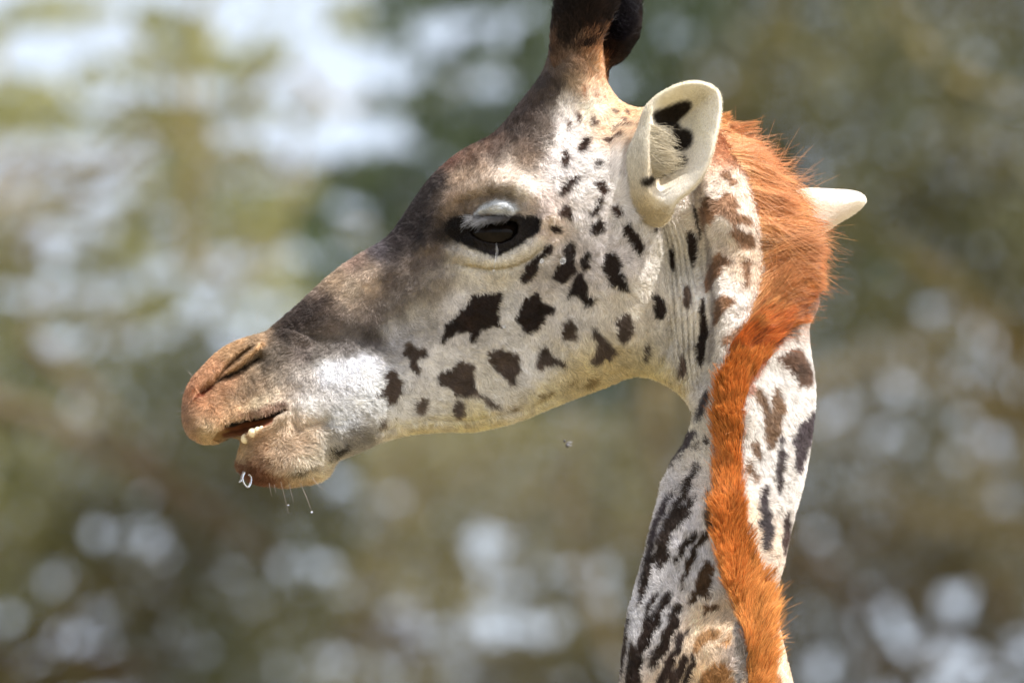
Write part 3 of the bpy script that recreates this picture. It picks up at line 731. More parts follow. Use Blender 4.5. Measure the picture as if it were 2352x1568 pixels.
for k_, q, c in [(12, [(1240,330),(1180,420),(1130,520),(1060,600),(1020,700),(960,820),(900,930),(840,1060),(790,1200),(730,1330),(670,1450),(630,1568),(860,1568),(850,1450),(880,1330),(900,1200),(1000,1130),(1090,1060),(1130,950),(1180,830),(1200,740),(1100,830),(1040,900),(990,900),(1100,790),(1160,640),(1200,540),(1240,430)], ST),
 (12, [(980,600),(900,700),(830,800),(780,900),(730,1000),(690,1100),(640,1250),(590,1400),(560,1568),(600,1568),(640,1450),(700,1300),(740,1180),(800,1050),(850,900),(900,780),(960,680)], BL),
 (12, [(1190,1200),(1100,1220),(1010,1320),(960,1420),(930,1540),(990,1530),(1060,1400),(1130,1290),(1180,1240)], ST),
 (12, [(1340,1210),(1270,1210),(1200,1270),(1130,1390),(1080,1480),(1050,1568),(1130,1568),(1180,1430),(1260,1310),(1340,1280)], (64,48,38)),
 (12, [(1300,700),(1340,860),(1290,1000),(1340,1200),(1400,1250),(1390,1000),(1390,750)], (92,72,60)),
 (12, [(1320,30),(1300,120),(1350,150),(1390,60)], (80,62,52)),(12, [(1180,150),(1160,200),(1220,200),(1260,120)], (80,62,52)),
 (12, [(1080,0),(1040,90),(960,260),(900,370),(820,480),(880,440),(980,310),(1080,180),(1160,90),(1240,0)], (84,76,80)),
 (13, [(560,-5),(690,-5),(660,90),(650,200),(600,330),(570,420),(520,560),(500,620),(500,500),(510,380),(500,280),(540,160)], ST),
 (13, [(750,-5),(830,-5),(800,90),(760,160),(730,120)], ST),(13, [(890,-5),(960,-5),(950,50),(910,90)], ST),
 (13, [(1050,-5),(1150,-5),(1100,100),(1090,200),(1040,290),(1000,390),(970,390),(1010,240),(1030,120)], (78,56,42)),
 (13, [(1290,30),(1220,120),(1200,250),(1190,360),(1130,450),(1060,620),(1120,560),(1200,470),(1300,500),(1370,440),(1390,250),(1380,80)], (84,62,44)),
 (13, [(720,450),(620,530),(570,660),(550,800),(530,900),(490,1000),(470,1150),(350,1250),(330,1400),(310,1568),(300,1800),(480,1800),(470,1568),(500,1400),(520,1250),(580,1120),(610,1000),(680,900),(720,820),(760,740),(790,650),(850,600),(900,440),(850,430),(800,480),(720,570),(680,680),(620,770),(640,650),(690,530)], (50,36,32)),
 (13, [(390,1040),(370,1150),(340,1260),(400,1240),(415,1130)], ST),
 (13, [(1010,540),(930,590),(870,680),(840,800),(780,900),(740,1020),(660,1120),(600,1250),(590,1400),(680,1350),(760,1250),(830,1110),(880,960),(950,900),(960,800),(930,730),(980,650)], (54,40,34)),
 (13, [(1060,860),(1000,930),(940,960),(910,1080),(830,1200),(780,1300),(740,1400),(690,1500),(680,1568),(670,1700),(760,1700),(770,1568),(830,1450),(900,1320),(940,1200),(1000,1120),(1010,1000),(1060,920)], (64,48,44)),
 (13, [(1060,1170),(1000,1200),(930,1350),(850,1470),(810,1568),(800,1700),(950,1700),(960,1568),(1000,1430),(1040,1320),(1070,1220)], (70,54,48)),
 (13, [(1140,1120),(1100,1250),(1050,1380),(1020,1470),(1010,1568),(1010,1700),(1110,1700),(1110,1568),(1130,1400),(1140,1280)], (62,48,42)),
 (13, [(350,720),(330,820),(310,950),(280,1180),(250,1400),(235,1568),(265,1568),(300,1350),(330,1000),(370,850),(375,740)], ST),
 (13, [(1400,560),(1300,590),(1240,660),(1220,710),(1300,660),(1380,630),(1440,640)], (110,80,56)),
 (13, [(1400,870),(1250,900),(1170,1000),(1130,1180),(1200,1150),(1300,1050),(1420,930),(1480,880)], (190,144,94)),
 (13, [(1568,1280),(1400,1300),(1250,1400),(1180,1568),(1200,1700),(1568,1700)], (184,134,82)),
 (13, [(1568,900),(1500,1000),(1450,1080),(1568,1050)], (208,160,110)),
 (14, [(340,1280),(310,1400),(300,1568),(335,1568),(350,1400),(375,1300)], (90,80,76)),
 (10, [(895,200),(870,280),(850,340),(840,390),(870,360),(895,290),(910,230)], (70,64,70)),
 (10, [(1140,1480),(1180,1500),(1220,1568),(1150,1568)], (205,140,85)),
 (10, [(1015,1250),(1045,1330),(1050,1450),(1030,1568),(985,1568),(1005,1450),(1000,1350)], (165,158,154))]:
    paint(Z(k_, q), c, soft=2.2, grow=1.6, rag=1.2)
# skin colour under the mane
paint([(1660,300),(1740,350),(1790,440),(1840,580),(1860,650),(1840,730),(1760,810),(1690,850),(1660,830),(1730,740),(1760,640),(1750,520),(1710,400),(1650,320)], (150,78,42), soft=10)
MSTRIP = [(1670,830),(1650,880),(1642,960),(1642,1080),(1636,1170),(1652,1300),(1684,1380),(1708,1450),(1716,1568),(1722,1700),(1770,1700),(1756,1568),(1764,1450),(1768,1380),(1738,1330),(1706,1250),(1690,1160),(1690,1060),(1696,960),(1706,880),(1760,815)]
paint(MSTRIP, (165,84,40), soft=12, rag=5)
# eye surround, lids, mouth
paint(Z(8, [(380,560),(130,640),(90,800),(200,900),(300,960),(560,1050),(700,1120),(850,1135),(1000,1065),(1150,975),(1280,870),(1420,790),(1440,600),(1350,560),(1150,590),(900,565),(600,590),(480,590)]), (30,26,28), soft=3, rag=1.0, grow=1)
paint(Z(8, [(560,1030),(700,1080),(850,1085),(1000,1020),(1120,930),(1200,830),(1230,740),(1190,820),(1100,900),(980,980),(840,1020),(700,1015),(560,960)]), (52,50,60), soft=2, rag=.5, op=.7)
paint(LID, (176,182,190), soft=2.5, rag=.6)
paint(Z(8, [(520,570),(600,500),(780,470),(950,490),(1060,545),(1050,580),(900,558),(700,555)]), (205,210,220), soft=4, rag=.6, op=.8)
paint(Z(8, [(300,1240),(500,1290),(780,1325),(1050,1290),(1270,1190),(1450,1040),(1420,1030),(1250,1150),(1050,1250),(780,1285),(500,1255)]), (176,158,112), soft=4, rag=.5, op=.8)
paint([(885,562),(930,500),(965,445),(1010,395),(1045,405),(1000,455),(985,500),(990,550),(950,580),(900,592)], (44,36,36), soft=14, rag=8, op=.75)
paint([(1130,320),(1190,250),(1250,180),(1290,185),(1275,260),(1250,330),(1200,372),(1120,375)], (92,76,68), soft=16, rag=9, op=.6)
paint([(640,748),(700,702),(750,672),(765,690),(720,742),(650,772)], (56,45,42), soft=9, rag=6, op=.75)
paint(Z(2, [(450,1130),(520,1080),(600,1100),(660,1160),(720,1220),(700,1290),(600,1270),(500,1210),(450,1190)]), (108,58,40), soft=14, rag=6, op=.65)
paint(NOS, (120,92,70), soft=4, rag=1, op=.75)
paint(Z(2, [(620,400),(530,460),(430,520),(300,575),(190,660),(240,600),(330,530),(450,470),(560,400)]), (40,30,28), soft=3, rag=1)
paint(Z(2, [(600,290),(560,350),(470,430),(370,500),(400,500),(500,430),(590,350),(640,290)]), (190,150,115), soft=3, rag=.6)
paint(MOUTH, (118,68,46), soft=2, rag=.5)
paint(Z(2, [(345,868),(430,838),(560,812),(700,772),(795,742),(760,780),(690,820),(600,838),(500,852),(420,880),(370,892)]), (9,7,7), soft=2, rag=.5)
paint(Z(2, [(370,900),(400,895),(390,930),(330,930)]), (150,120,85), soft=3, rag=3, op=.7)
paint(Z(2, [(300,920),(340,880),(330,950),(400,962),(300,978),(255,985)]), (150,115,80), soft=3, rag=.6)
paint(Z(2, [(450,790),(560,740),(700,705),(790,700),(800,745),(740,760),(620,790),(480,815)]), (112,66,48), soft=6, rag=3, op=.7)
paint(Z(2, [(820,1180),(900,1140),(980,1110),(960,1150),(880,1190)]), (95,80,55), soft=5)
paint(Z(2, [(1080,1090),(1060,1060),(1100,1000),(1150,980),(1200,1010),(1140,1060)]), (60,55,52), soft=5, rag=3)
paint(Z(2, [(150,670),(230,600),(330,560),(270,620),(200,670)]), (110,50,28), soft=4)
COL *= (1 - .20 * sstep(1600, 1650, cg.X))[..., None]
COL *= 1 - (1 - sstep(560, 700, cg.X))[..., None] * np.array([.0, .02, .20])
COL = np.clip(COL, .003, .92)

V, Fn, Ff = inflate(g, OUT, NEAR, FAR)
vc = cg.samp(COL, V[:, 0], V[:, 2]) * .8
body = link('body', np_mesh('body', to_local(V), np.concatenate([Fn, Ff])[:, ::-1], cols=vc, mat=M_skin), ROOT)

# ---- fur
FL = np.array([(450,900,-.3,.9),(600,930,0,1),(520,990,-.6,.6),(600,1080,-.5,.9),(680,1090,.2,1),(740,1085,.9,.5),(610,1010,-.8,-.3),(700,1000,.8,.1),(600,790,-.7,.6),(750,680,-.75,.5),(900,560,-.6,.7),
 (1000,420,-.5,.7),(1150,320,.2,-.9),(1300,210,0,-1),(1250,270,.2,-.8),(900,850,.7,.5),(1100,800,.7,.6),(1300,700,.6,.8),(1450,700,.4,.9),(1150,640,.5,.8),(1300,450,.6,.7),(1270,350,.3,.8),(1400,300,.7,.4),
 (1150,430,.8,-.2),(1060,450,.5,-.6),(1100,985,.8,.6),(1400,880,.7,.7),(1570,700,0,1),(1630,700,-.8,.5),(1630,500,-.8,.4),(1700,500,.1,1),(1860,900,.8,.6),(1780,1000,.2,1),(1850,1050,.8,.5),(1800,1200,.7,.6),(1560,1050,-.7,-.6),
 (1500,1200,-.8,-.5),(1450,1380,-.5,-.8),(1600,1250,.25,-1),(1580,1450,.1,-1),(1700,1450,.3,-.9),(1790,1500,.8,-.5),(1600,1900,0,-1),(1450,420,.2,-.8),(1480,530,.2,-1)], float)
FLOW = idw(FL, cg.X, cg.Y, p=3, eps=30)
LEN = idw([(500,850,6),(450,950,8),(600,920,9),(600,1080,20),(700,1080,21),(560,1000,9),(760,680,7),(1000,430,8),(1150,320,10),(1200,420,10),(1000,800,8),(1300,700,9),(1450,700,12),(1150,550,6),(1350,300,11),(1100,980,11),(1400,880,12),(1570,700,6),(1700,600,10),(1860,900,14),(1500,1200,17),(1600,1300,12),(1780,1050,12),(1550,1050,18),(1450,1400,13)], cg.X, cg.Y, p=3)[..., 0]
MASKE = np.clip(1 - sstep(-3, 1, sdist(cg.X, cg.Y, EYE)) - sstep(-3, 1, sdist(cg.X, cg.Y, smooth_poly(MOUTH, 1))) - .7 * sstep(-3, 3, sdist(cg.X, cg.Y, NOS)), .0001, 1)
BARE = 1 - .6 * sstep(-3, 3, sdist(cg.X, cg.Y, LID))
dens = MASKE * BARE
def wf(c):
    w = cg.samp(dens, c[:, 0], c[:, 2])
    return w * (c[:, 2] < 1700)
def coat(name, F, n, r=.5):
    P, N = sample_quads(V, F, n, wf)
    # normals towards outside
    mid = np.interp(P[:, 2], [0, 750, 1000, 1568, 2160], [0, 0, -40, -190, -330])
    fl = cg.samp(FLOW, P[:, 0], P[:, 2]); ln = cg.samp(LEN, P[:, 0], P[:, 2])
    jx = P[:, 0] + rng.normal(0, 1.1, n); jy = P[:, 2] + rng.normal(0, 1.1, n)
    c = cg.samp(COL, jx, jy) * np.clip(1 + .24 * rng.standard_normal(n), .3, 1.6)[:, None]
    # clumping: hairs lean with their neighbours
    ca = cg.samp(CLUMP, P[:, 0], P[:, 2]) * .55
    D = np.stack([fl[:, 0] * np.cos(ca) - fl[:, 1] * np.sin(ca), np.zeros(n), fl[:, 0] * np.sin(ca) + fl[:, 1] * np.cos(ca)], 1)
    return make_hair(name, ROOT, P, N, D, ln * 1.15, .5, c, M_fur, rad=r, clump=.4, cell=6.5)
CLUMP = noise2(cg.X.shape, 3.0)
def fixn(F, sign):
    a, b, c, d = (V[F[:, i]] for i in range(4))
    n = np.cross(c - a, d - b)
    return F if (np.sign(n[:, 1]).sum() * sign) > 0 else F[:, ::-1]
Fn_o = fixn(Fn, -1); Ff_o = fixn(Ff, 1)
o = coat('short_coat', Fn_o, 420000); o['kind'] = 'stuff'
o = coat('short_coat', Ff_o, 60000, .6); o['kind'] = 'stuff'
def ear_base_fur():
    q = in_poly([(1405,300),(1455,275),(1468,330),(1442,370),(1440,440),(1452,500),(1425,490),(1398,420),(1392,350)], 9000)
    e = 3.0; y = g.samp(NEAR, q[:, 0], q[:, 1]); P = np.stack([q[:, 0], y, q[:, 1]], 1)
    N = np.tile([.1, -1., -.1], (len(q), 1)); N = norm(N)
    fx = np.interp(q[:, 1], [280, 380, 440, 500], [.9, .7, .45, .5]); fy = np.interp(q[:, 1], [280, 380, 440, 500], [-.35, -.7, -.9, .6])
    make_hair('short_coat', ROOT, P, N, np.stack([fx, -.5 + 0 * fx, fy], 1), rng.uniform(18, 34, len(q)), .35, cg.samp(COL, q[:, 0], q[:, 1]) * np.clip(1 + .2 * rng.standard_normal(len(q)), .5, 1.4)[:, None], M_fur, rad=.42, npt=5, jit=.2)['kind'] = 'stuff'
def rim_fur(n):
    k = rng.integers(0, len(OUT), n * 2); u = rng.random(len(k))[:, None]
    a = OUT[k]; b = OUT[(k + 1) % len(OUT)]; e = b - a; ln_ = np.linalg.norm(e, axis=1)
    keep = rng.random(len(k)) < ln_ / ln_.max(); a, b, e, u = a[keep], b[keep], e[keep], u[keep]
    q = a * (1 - u) + b * u
    nr = np.stack([e[:, 1], -e[:, 0]], 1) / np.maximum(np.linalg.norm(e, axis=1), 1e-6)[:, None]
    tst = inside(q[:, 0] + nr[:, 0] * 4, q[:, 1] + nr[:, 1] * 4, OUT); nr[tst] *= -1
    ok = (q[:, 1] < 1650) & (q[:, 1] > 95); q, nr = q[ok], nr[ok]; m = len(q)
    q = q - nr * rng.uniform(0, 5, m)[:, None]
    yy = np.interp(q[:, 1], [0, 750, 1000, 1568, 2160], [0, 0, -40, -190, -330]) * sstep(1350, 1650, q[:, 0] + (q[:, 1] - 800) * .5)
    P = np.stack([q[:, 0], yy + rng.uniform(-18, 12, m), q[:, 1]], 1)
    fl = cg.samp(FLOW, q[:, 0], q[:, 1]); ln = cg.samp(LEN, q[:, 0], q[:, 1])
    c = cg.samp(COL, q[:, 0] - nr[:, 0] * 6, q[:, 1] - nr[:, 1] * 6) * np.clip(1 + .25 * rng.standard_normal(m), .3, 1.6)[:, None]
    o = make_hair('fringe_coat', ROOT, P, np.stack([nr[:, 0], 0 * yy, nr[:, 1]], 1), np.stack([fl[:, 0], 0 * yy, fl[:, 1]], 1), ln * 1.15, .55, c, M_fur, rad=.42, jit=.35)
    o['kind'] = 'stuff'
rim_fur(30000)

# ---- mane
def surf(px, py):
    y = g.samp(NEAR, px, py); e = 3.0
    nx = (g.samp(NEAR, px + e, py) - g.samp(NEAR, px - e, py)) / (2 * e); nz = (g.samp(NEAR, px, py + e) - g.samp(NEAR, px, py - e)) / (2 * e)
    N = norm(np.stack([nx, -np.ones_like(nx), nz], 1))
    return np.stack([px, y, py], 1), N
def in_poly(P, n):
    P = np.asarray(P, float); lo, hi = P.min(0), P.max(0); out = []
    while sum(len(a) for a in out) < n:
        q = rng.uniform(lo, hi, (n * 2, 2)); out.append(q[inside(q[:, 0], q[:, 1], P)])
    return np.concatenate(out)[:n]
def mane_hair():
    rust = L((194, 102, 38)); dark = L((84, 38, 16)); tan = L((218, 174, 126)); gold = L((238, 178, 98))
    allP, allN, allD, allL, allF, c0, c1 = [], [], [], [], [], [], []
    # upper part: roots on the near side of the crest, hair thrown across to the right
    band = [(1632,268),(1665,340),(1705,400),(1732,500),(1742,600),(1736,680),(1712,745),(1670,810),(1662,850),(1700,865),(1770,790),(1835,700),(1840,620),(1826,540),(1795,455),(1750,375),(1700,320),(1660,280)]
    q = in_poly(band, 62000) + rng.normal(0, 3, (62000, 2))
    P, N = surf(q[:, 0], q[:, 1])
    fl = idw([(1650,290,.75,-.35),(1700,320,.8,-.35),(1700,400,1,-.10),(1780,420,.85,-.2),(1740,500,1,-.02),(1820,520,.9,.25),(1745,560,1,.02),(1820,580,.95,.15),(1745,620,.9,-.25),(1830,640,.9,-.15),(1740,680,.75,-.7),(1810,690,.75,-.6),(1720,750,.6,-.8),(1780,760,.8,-.6),(1680,810,.3,-.95),(1720,830,.55,-.8)], q[:, 0], q[:, 1], p=4, eps=15)
    ln = idw([(1640,280,30),(1700,320,62),(1760,380,70),(1700,400,95),(1740,500,120),(1820,520,85),(1745,600,120),(1830,620,72),(1740,680,85),(1820,700,50),(1720,760,60),(1680,820,36)], q[:, 0], q[:, 1], p=3)[:, 0]
    allP.append(P); allN.append(N); allD.append(np.stack([fl[:, 0], -.1 + 0 * fl[:, 0], fl[:, 1]], 1)); allL.append(ln); allF.append(np.full(len(q), .28))
    dx = q[:, 0] - np.interp(q[:, 1], [268, 340, 400, 500, 600, 680, 745, 810], [1632, 1665, 1705, 1732, 1742, 1736, 1712, 1670])
    nearroot = np.clip(1.1 - dx / 110, 0, 1)[:, None] * (1 - sstep(700, 790, q[:, 1]))[:, None]
    lock = BLK.samp(LOCK, q[:, 0] * .25, q[:, 1] - fl[:, 1] * q[:, 0] * .3)
    k = sstep(-.4, 1.2, lock)[:, None]
    base = dark * k + rust * (1 - k)
    nearroot = nearroot * (.55 + .45 * sstep(.9, -.4, lock)[:, None]); c0.append(base * (1 - nearroot) + tan * nearroot); tipm = sstep(-.2, 1.4, BLK.samp(LOCK, q[:, 0] * .25 + 300, q[:, 1]))[:, None]
    tc = rust * (1 - tipm) + (rust * .35 + gold * .65) * tipm; c1.append((tc * (1 - .55 * k) + dark * .55 * k) * (1 - .6 * nearroot) + tan * .6 * nearroot)
    # lower strip down the nape
    q = in_poly(MSTRIP, 34000) + rng.normal(0, 4.5, (34000, 2))
    P, N = surf(q[:, 0], q[:, 1])
    fl = idw([(1690,850,.35,-.95),(1650,950,-.1,-1),(1700,950,.1,-1),(1635,1100,-.25,-1),(1700,1100,.1,-1),(1630,1200,-.45,-.9),(1690,1200,.2,-1),(1660,1320,-.4,-.9),(1740,1320,.35,-1),(1690,1430,-.3,-.9),(1770,1400,.8,-.7),(1720,1520,-.1,-1),(1770,1500,.7,-.7)], q[:, 0], q[:, 1], p=4, eps=15)
    ln = idw([(1680,850,34),(1650,1000,32),(1650,1200,34),(1700,1350,40),(1770,1400,46),(1730,1560,40)], q[:, 0], q[:, 1], p=3)[:, 0]
    allP.append(P); allN.append(N); allD.append(np.stack([fl[:, 0], 0 * fl[:, 0], fl[:, 1]], 1)); allL.append(ln); allF.append(np.full(len(q), .62))
    k = sstep(-.6, 1.6, BLK.samp(LOCK, q[:, 0] * .9, q[:, 1] * .25))[:, None]
    fade = sstep(1230, 1420, q[:, 1])[:, None]
    r2 = rust * (1 - fade) + L((206, 138, 80)) * fade
    c0.append(dark * k + r2 * (1 - k)); c1.append(r2 * .6 + gold * .4 + 0 * k)
    P, N, D, ln, lf, a, b = (np.concatenate(z) for z in (allP, allN, allD, allL, allF, c0, c1))
    n = len(P); v = np.clip(1 + .3 * rng.standard_normal(n), .35, 1.7)[:, None]
    # locks: neighbouring hairs share a bend
    s1 = BLK.samp(LOCK2, P[:, 0], P[:, 2]); s2 = BLK.samp(LOCK3, P[:, 0], P[:, 2])
    D = D + np.stack([s1 * .06, s2 * .10, s2 * .08], 1)
    ln = ln * (1 + .06 * s1) * rng.uniform(.6, 1.25, len(ln))
    bend = norm(D) * .25 + np.stack([0 * s1, .10 + 0 * s1, .22 + .1 * s2], 1)
    make_hair('mane', ROOT, P, N, D, ln, lf + .1 * s1, a * v, M_mane, rad=.55, npt=6, bend=bend, jit=.08, tip=.3, tipcol=b * v, clump=.6, cell=np.where(np.arange(n) < 62000, 15., 8.))
    # flyaway hairs
    k = rng.choice(n, 2400)
    make_hair('stray_mane_hair', ROOT, P[k], N[k], D[k], ln[k] * 1.3, lf[k] + .25, b[k], M_mane, rad=.4, npt=6, bend=bend[k] * .6, jit=.35, tip=.3)
BLK = Grid(300, 0, 2000, 1800, 4.0)
LOCK = gblur(rng.standard_normal(BLK.X.shape), 1.6); LOCK /= LOCK.std()
LOCK2 = noise2(BLK.X.shape, 2.2); LOCK3 = noise2(BLK.X.shape, 3.2)
mane_hair()
ear_base_fur()

# ---- near ear
EAR = smooth_poly(Z(3, [(738,1010),(778,925),(800,850),(822,775),(880,700),(960,650),(1050,605),(1150,585),(1230,595),(1300,625),(1345,680),(1352,770),(1340,880),(1312,1000),(1290,1090),(1250,1200),(1190,1300),(1110,1370),(1040,1420),(1010,1500),(960,1575),(880,1585),(800,1550),(735,1470),(695,1340),(688,1200),(700,1100)]), 2)
BOWL = smooth_poly(Z(3, [(872,800),(905,720),(1000,660),(1150,622),(1260,640),(1315,710),(1312,880),(1285,1040),(1215,1210),(1120,1310),(1000,1385),(920,1400),(850,1360),(840,1270),(870,1180),(865,1080),(905,980),(925,930),(875,860)]), 2)
eg = Grid(1385, 180, 1665, 540, 2.5)
de_ = sdist(eg.X, eg.Y, EAR); db = sdist(eg.X, eg.Y, BOWL)
EH = np.clip(rbf([(1430,330,158),(1440,420,168),(1460,480,172),(1500,520,160),(1490,250,190),(1480,350,212),(1480,430,212),(1540,205,225),(1600,200,245),(1645,230,255),(1645,330,268),(1620,400,262),(1570,460,240),(1530,490,212)], eg.X, eg.Y, c=40), 100, 290)
lip = np.sqrt(np.clip(1 - (1 - np.clip(de_ / 8, 0, 1)) ** 2, 0, 1))
right = sstep(1470, 1575, eg.X + (500 - eg.Y) * .12)
dbb = db * (1 - right) + np.minimum(de_ - 3, db + 26) * right
ef = -(EH + 9 * lip - 84 * sstep(-2, 78, dbb))
for pl, a, s in [([(1490,265),(1480,330),(1478,400),(1488,445)], 8, 12), ([(1500,300),(1496,360),(1500,420)], -6, 7)]:
    ef -= a * np.exp(-(seg_dist(eg.X, eg.Y, pl, False) / s) ** 2 / 2)
ef += .8 * noise2(eg.X.shape, 4)
eb = ef + 7 + 26 * np.clip(de_ / 60, 0, 1)
eb = np.maximum(eb, -EH + 14 + 30 * sstep(0, 60, de_))
EV, EFn, EFf = inflate(eg, EAR, ef, eb)
ec = idw(np.array([(*p, *L(c)) for p, c in [((1450,350),(222,218,208)),((1470,430),(216,208,190)),((1500,500),(205,192,165)),((1490,300),(228,222,206)),((1540,240),(226,216,184)),((1600,230),(206,200,180)),((1600,300),(204,196,168)),((1620,300),(208,203,190)),((1580,400),(206,201,190)),((1530,470),(214,210,204)),((1625,360),(214,210,202)),((1638,250),(224,220,210)),((1500,340),(220,200,170)),((1505,400),(214,192,160)),((1645,280),(232,228,220)),((1560,440),(205,196,182)),((1480,395),(214,196,160)),((1506,350),(160,144,112)),((1512,390),(150,134,104)),((1518,325),(150,136,108))]]), EV[:, 0], EV[:, 2], p=3)  # greyer inside and darker in the recess: shade painted into the ear's colour
EDARK = [Z(3, q) for q in [[(1130,725),(1060,735),(980,770),(900,800),(880,830),(910,880),(960,900),(1040,895),(1060,850),(1110,810),(1145,760)],
  [(1060,915),(1130,925),(1152,970),(1140,1030),(1100,1060),(1040,1060),(1000,1020),(1010,960)],[(1060,1105),(1112,1120),(1100,1165),(1060,1195),(1000,1210),(1020,1150)],
  [(885,1245),(830,1275),(800,1300),(830,1322),(870,1305),(895,1265)],[(1000,1195),(930,1225),(900,1260),(960,1240),(1010,1220)],[(1040,880),(1020,930),(1060,930),(1070,890)]]]
def ear_dark(x, y, c):
    for q in EDARK:
        d = sdist(x, y, smooth_poly(q, 1)) + 3 + 1.5 * np.sin(x * .45) * np.sin(y * .5); a = sstep(-6, 6, d)[:, None]; c = c * (1 - a) + L((34, 27, 20)) * a
    d = np.hypot(x - 1612, y - 232); a = (np.clip(1 - d / 28, 0, 1) * .35 * (rng.random(len(x)) > .4))[:, None]
    return c * (1 - a) + L((120, 110, 95)) * a
ec = ec * .72 + .28 * L((232, 230, 226))
ec = ear_dark(EV[:, 0], EV[:, 2], ec)
ear = link('ear', np_mesh('ear', to_local(EV), np.concatenate([EFn, EFf])[:, ::-1], cols=ec, mat=M_ear), ROOT)
ear['label'] = 'cupped near ear, white with dark patches inside'
def orient(V_, F, sign):
    a, b, c, d = (V_[F[:, i]] for i in range(4)); n = np.cross(c - a, d - b)
    return F if np.sign(n[:, 1]).sum() * sign > 0 else F[:, ::-1]
EFo = orient(EV, EFn, -1)
P, N = sample_quads(EV, EFo, 42000)
ix = P[:, 0] - 1500; iy = P[:, 2] - 420
Dv = np.stack([.35 + 0 * ix, 0 * ix, -.9 + 0 * ix], 1)
cc = ear_dark(P[:, 0], P[:, 2], idw(np.array([(1450,350,*L((224,220,210))),(1500,500,*L((210,198,172))),(1600,250,*L((226,218,196))),(1550,450,*L((224,218,208)))]), P[:, 0], P[:, 2]))
make_hair('ear_down', ear, P, N, Dv, 5.0 + 7 * sstep(1500, 1460, P[:, 0]) + 6 * sstep(470, 500, P[:, 2]), .3, cc * (1 + .2 * rng.standard_normal(len(P)))[:, None], M_fur, rad=.35, npt=3, jit=.3)
# long white hairs inside the ear, combed to the right
q = in_poly(Z(3, [(848,870),(878,890),(884,1000),(888,1120),(912,1215),(885,1262),(862,1180),(848,1000)]), 1500)
Y0 = eg.samp(ef, q[:, 0], q[:, 1])
P = np.stack([q[:, 0], Y0, q[:, 1]], 1); N = np.tile([-.2, -1., 0.], (len(q), 1)); N = norm(N)
Dv = np.stack([1 + 0 * Y0, 0 * Y0, .25 + (q[:, 1] - 340) * -.009 + .5 * BLK.samp(LOCK2, q[:, 0], q[:, 1]) * .25], 1)
make_hair('ear_hair', ear, P, N, Dv, rng.uniform(.25, 1, len(q)) ** 1.5 * 80, .30, np.tile(L((214, 204, 182)), (len(q), 1)) * rng.uniform(.6, 1.1, (len(q), 1)), M_fur, rad=.38, npt=6, jit=.33, clump=.55, cell=6, bend=Dv * .3 + np.array([0, .25, .1]))
# fringe of fine hair along the ear's rim
an = rng.integers(0, len(EAR), 3000); uu = rng.random((3000, 1)); rp = EAR[an] * uu + EAR[(an + 1) % len(EAR)] * (1 - uu) + rng.normal(0, 1.2, (3000, 2)); c0_ = np.array([1550, 350.])
dr = rp - c0_; dr /= np.linalg.norm(dr, axis=1)[:, None]
k = (rp[:, 0] > 1465) & (rp[:, 1] < 480)
rp, dr = rp[k], dr[k]
P = np.stack([rp[:, 0], -(eg.samp(EH, rp[:, 0], rp[:, 1])) + 0 * rp[:, 0], rp[:, 1]], 1)
make_hair('ear_hair', ear, P, np.stack([dr[:, 0], 0 * dr[:, 0], dr[:, 1]], 1), np.stack([.2 + dr[:, 0], 0 * dr[:, 0], dr[:, 1] - .3], 1), 4.5, .6, np.tile(L((235, 230, 215)), (len(P), 1)), M_fur, rad=.3, npt=3)

# ---- far ear
FE = smooth_poly([(1800,470),(1822,440),(1850,430),(1890,432),(1950,435),(1980,441),(1995,458),(1984,476),(1958,496),(1928,512),(1900,532),(1870,550),(1820,560)], 2)
fg = Grid(1790, 420, 2005, 570, 2.5)
fd = sdist(fg.X, fg.Y, FE)
fh = 30 * np.sqrt(np.clip(1 - (1 - np.clip(fd / 40, 0, 1)) ** 2, 0, 1))
FV, FFn, FFf = inflate(fg, FE, 70 - fh, 74 - fh * .6)
fc = np.tile(L((236, 230, 220)), (len(FV), 1))
fear = link('ear', np_mesh('ear', to_local(FV), np.concatenate([FFn, FFf])[:, ::-1], cols=fc, mat=M_ear), ROOT)
fear['label'] = 'plain white far ear pointing right'
P, N = sample_quads(FV, orient(FV, FFn, -1), 12000)
make_hair('ear_down', fear, P, N, np.tile([1., 0, -.1], (len(P), 1)), 6, .3, np.tile(L((238, 232, 222)), (len(P), 1)), M_fur, rad=.4, npt=3, jit=.3)

# ---- horns (ossicones) and their tufts
def loft(path, k=28):
    """path rows: x, depth, y, half width, half depth"""
    path = np.asarray(path, float); n = 40
    tt = np.linspace(0, len(path) - 1, n); p = np.stack([np.interp(tt, np.arange(len(path)), path[:, i]) for i in range(5)], 1)
    for _ in range(3): p[1:-1] = (p[:-2] + 2 * p[1:-1] + p[2:]) / 4
    an = np.linspace(0, 2 * math.pi, k, endpoint=False)
    tx = np.gradient(p[:, 0]); ty = np.gradient(p[:, 2]); l_ = np.hypot(tx, ty); nx, ny = ty / l_, -tx / l_
    X = p[:, 0, None] + p[:, 3, None] * np.cos(an) * nx[:, None]; Yd = p[:, 1, None] + p[:, 4, None] * np.sin(an); Yy = p[:, 2, None] + p[:, 3, None] * np.cos(an) * ny[:, None]
    Vv = np.stack([X.ravel(), Yd.ravel(), Yy.ravel()], 1)
    i = np.arange(n * k).reshape(n, k); j = np.roll(i, -1, 1)
    return Vv, np.stack([i[:-1].ravel(), j[:-1].ravel(), j[1:].ravel(), i[1:].ravel()], 1)
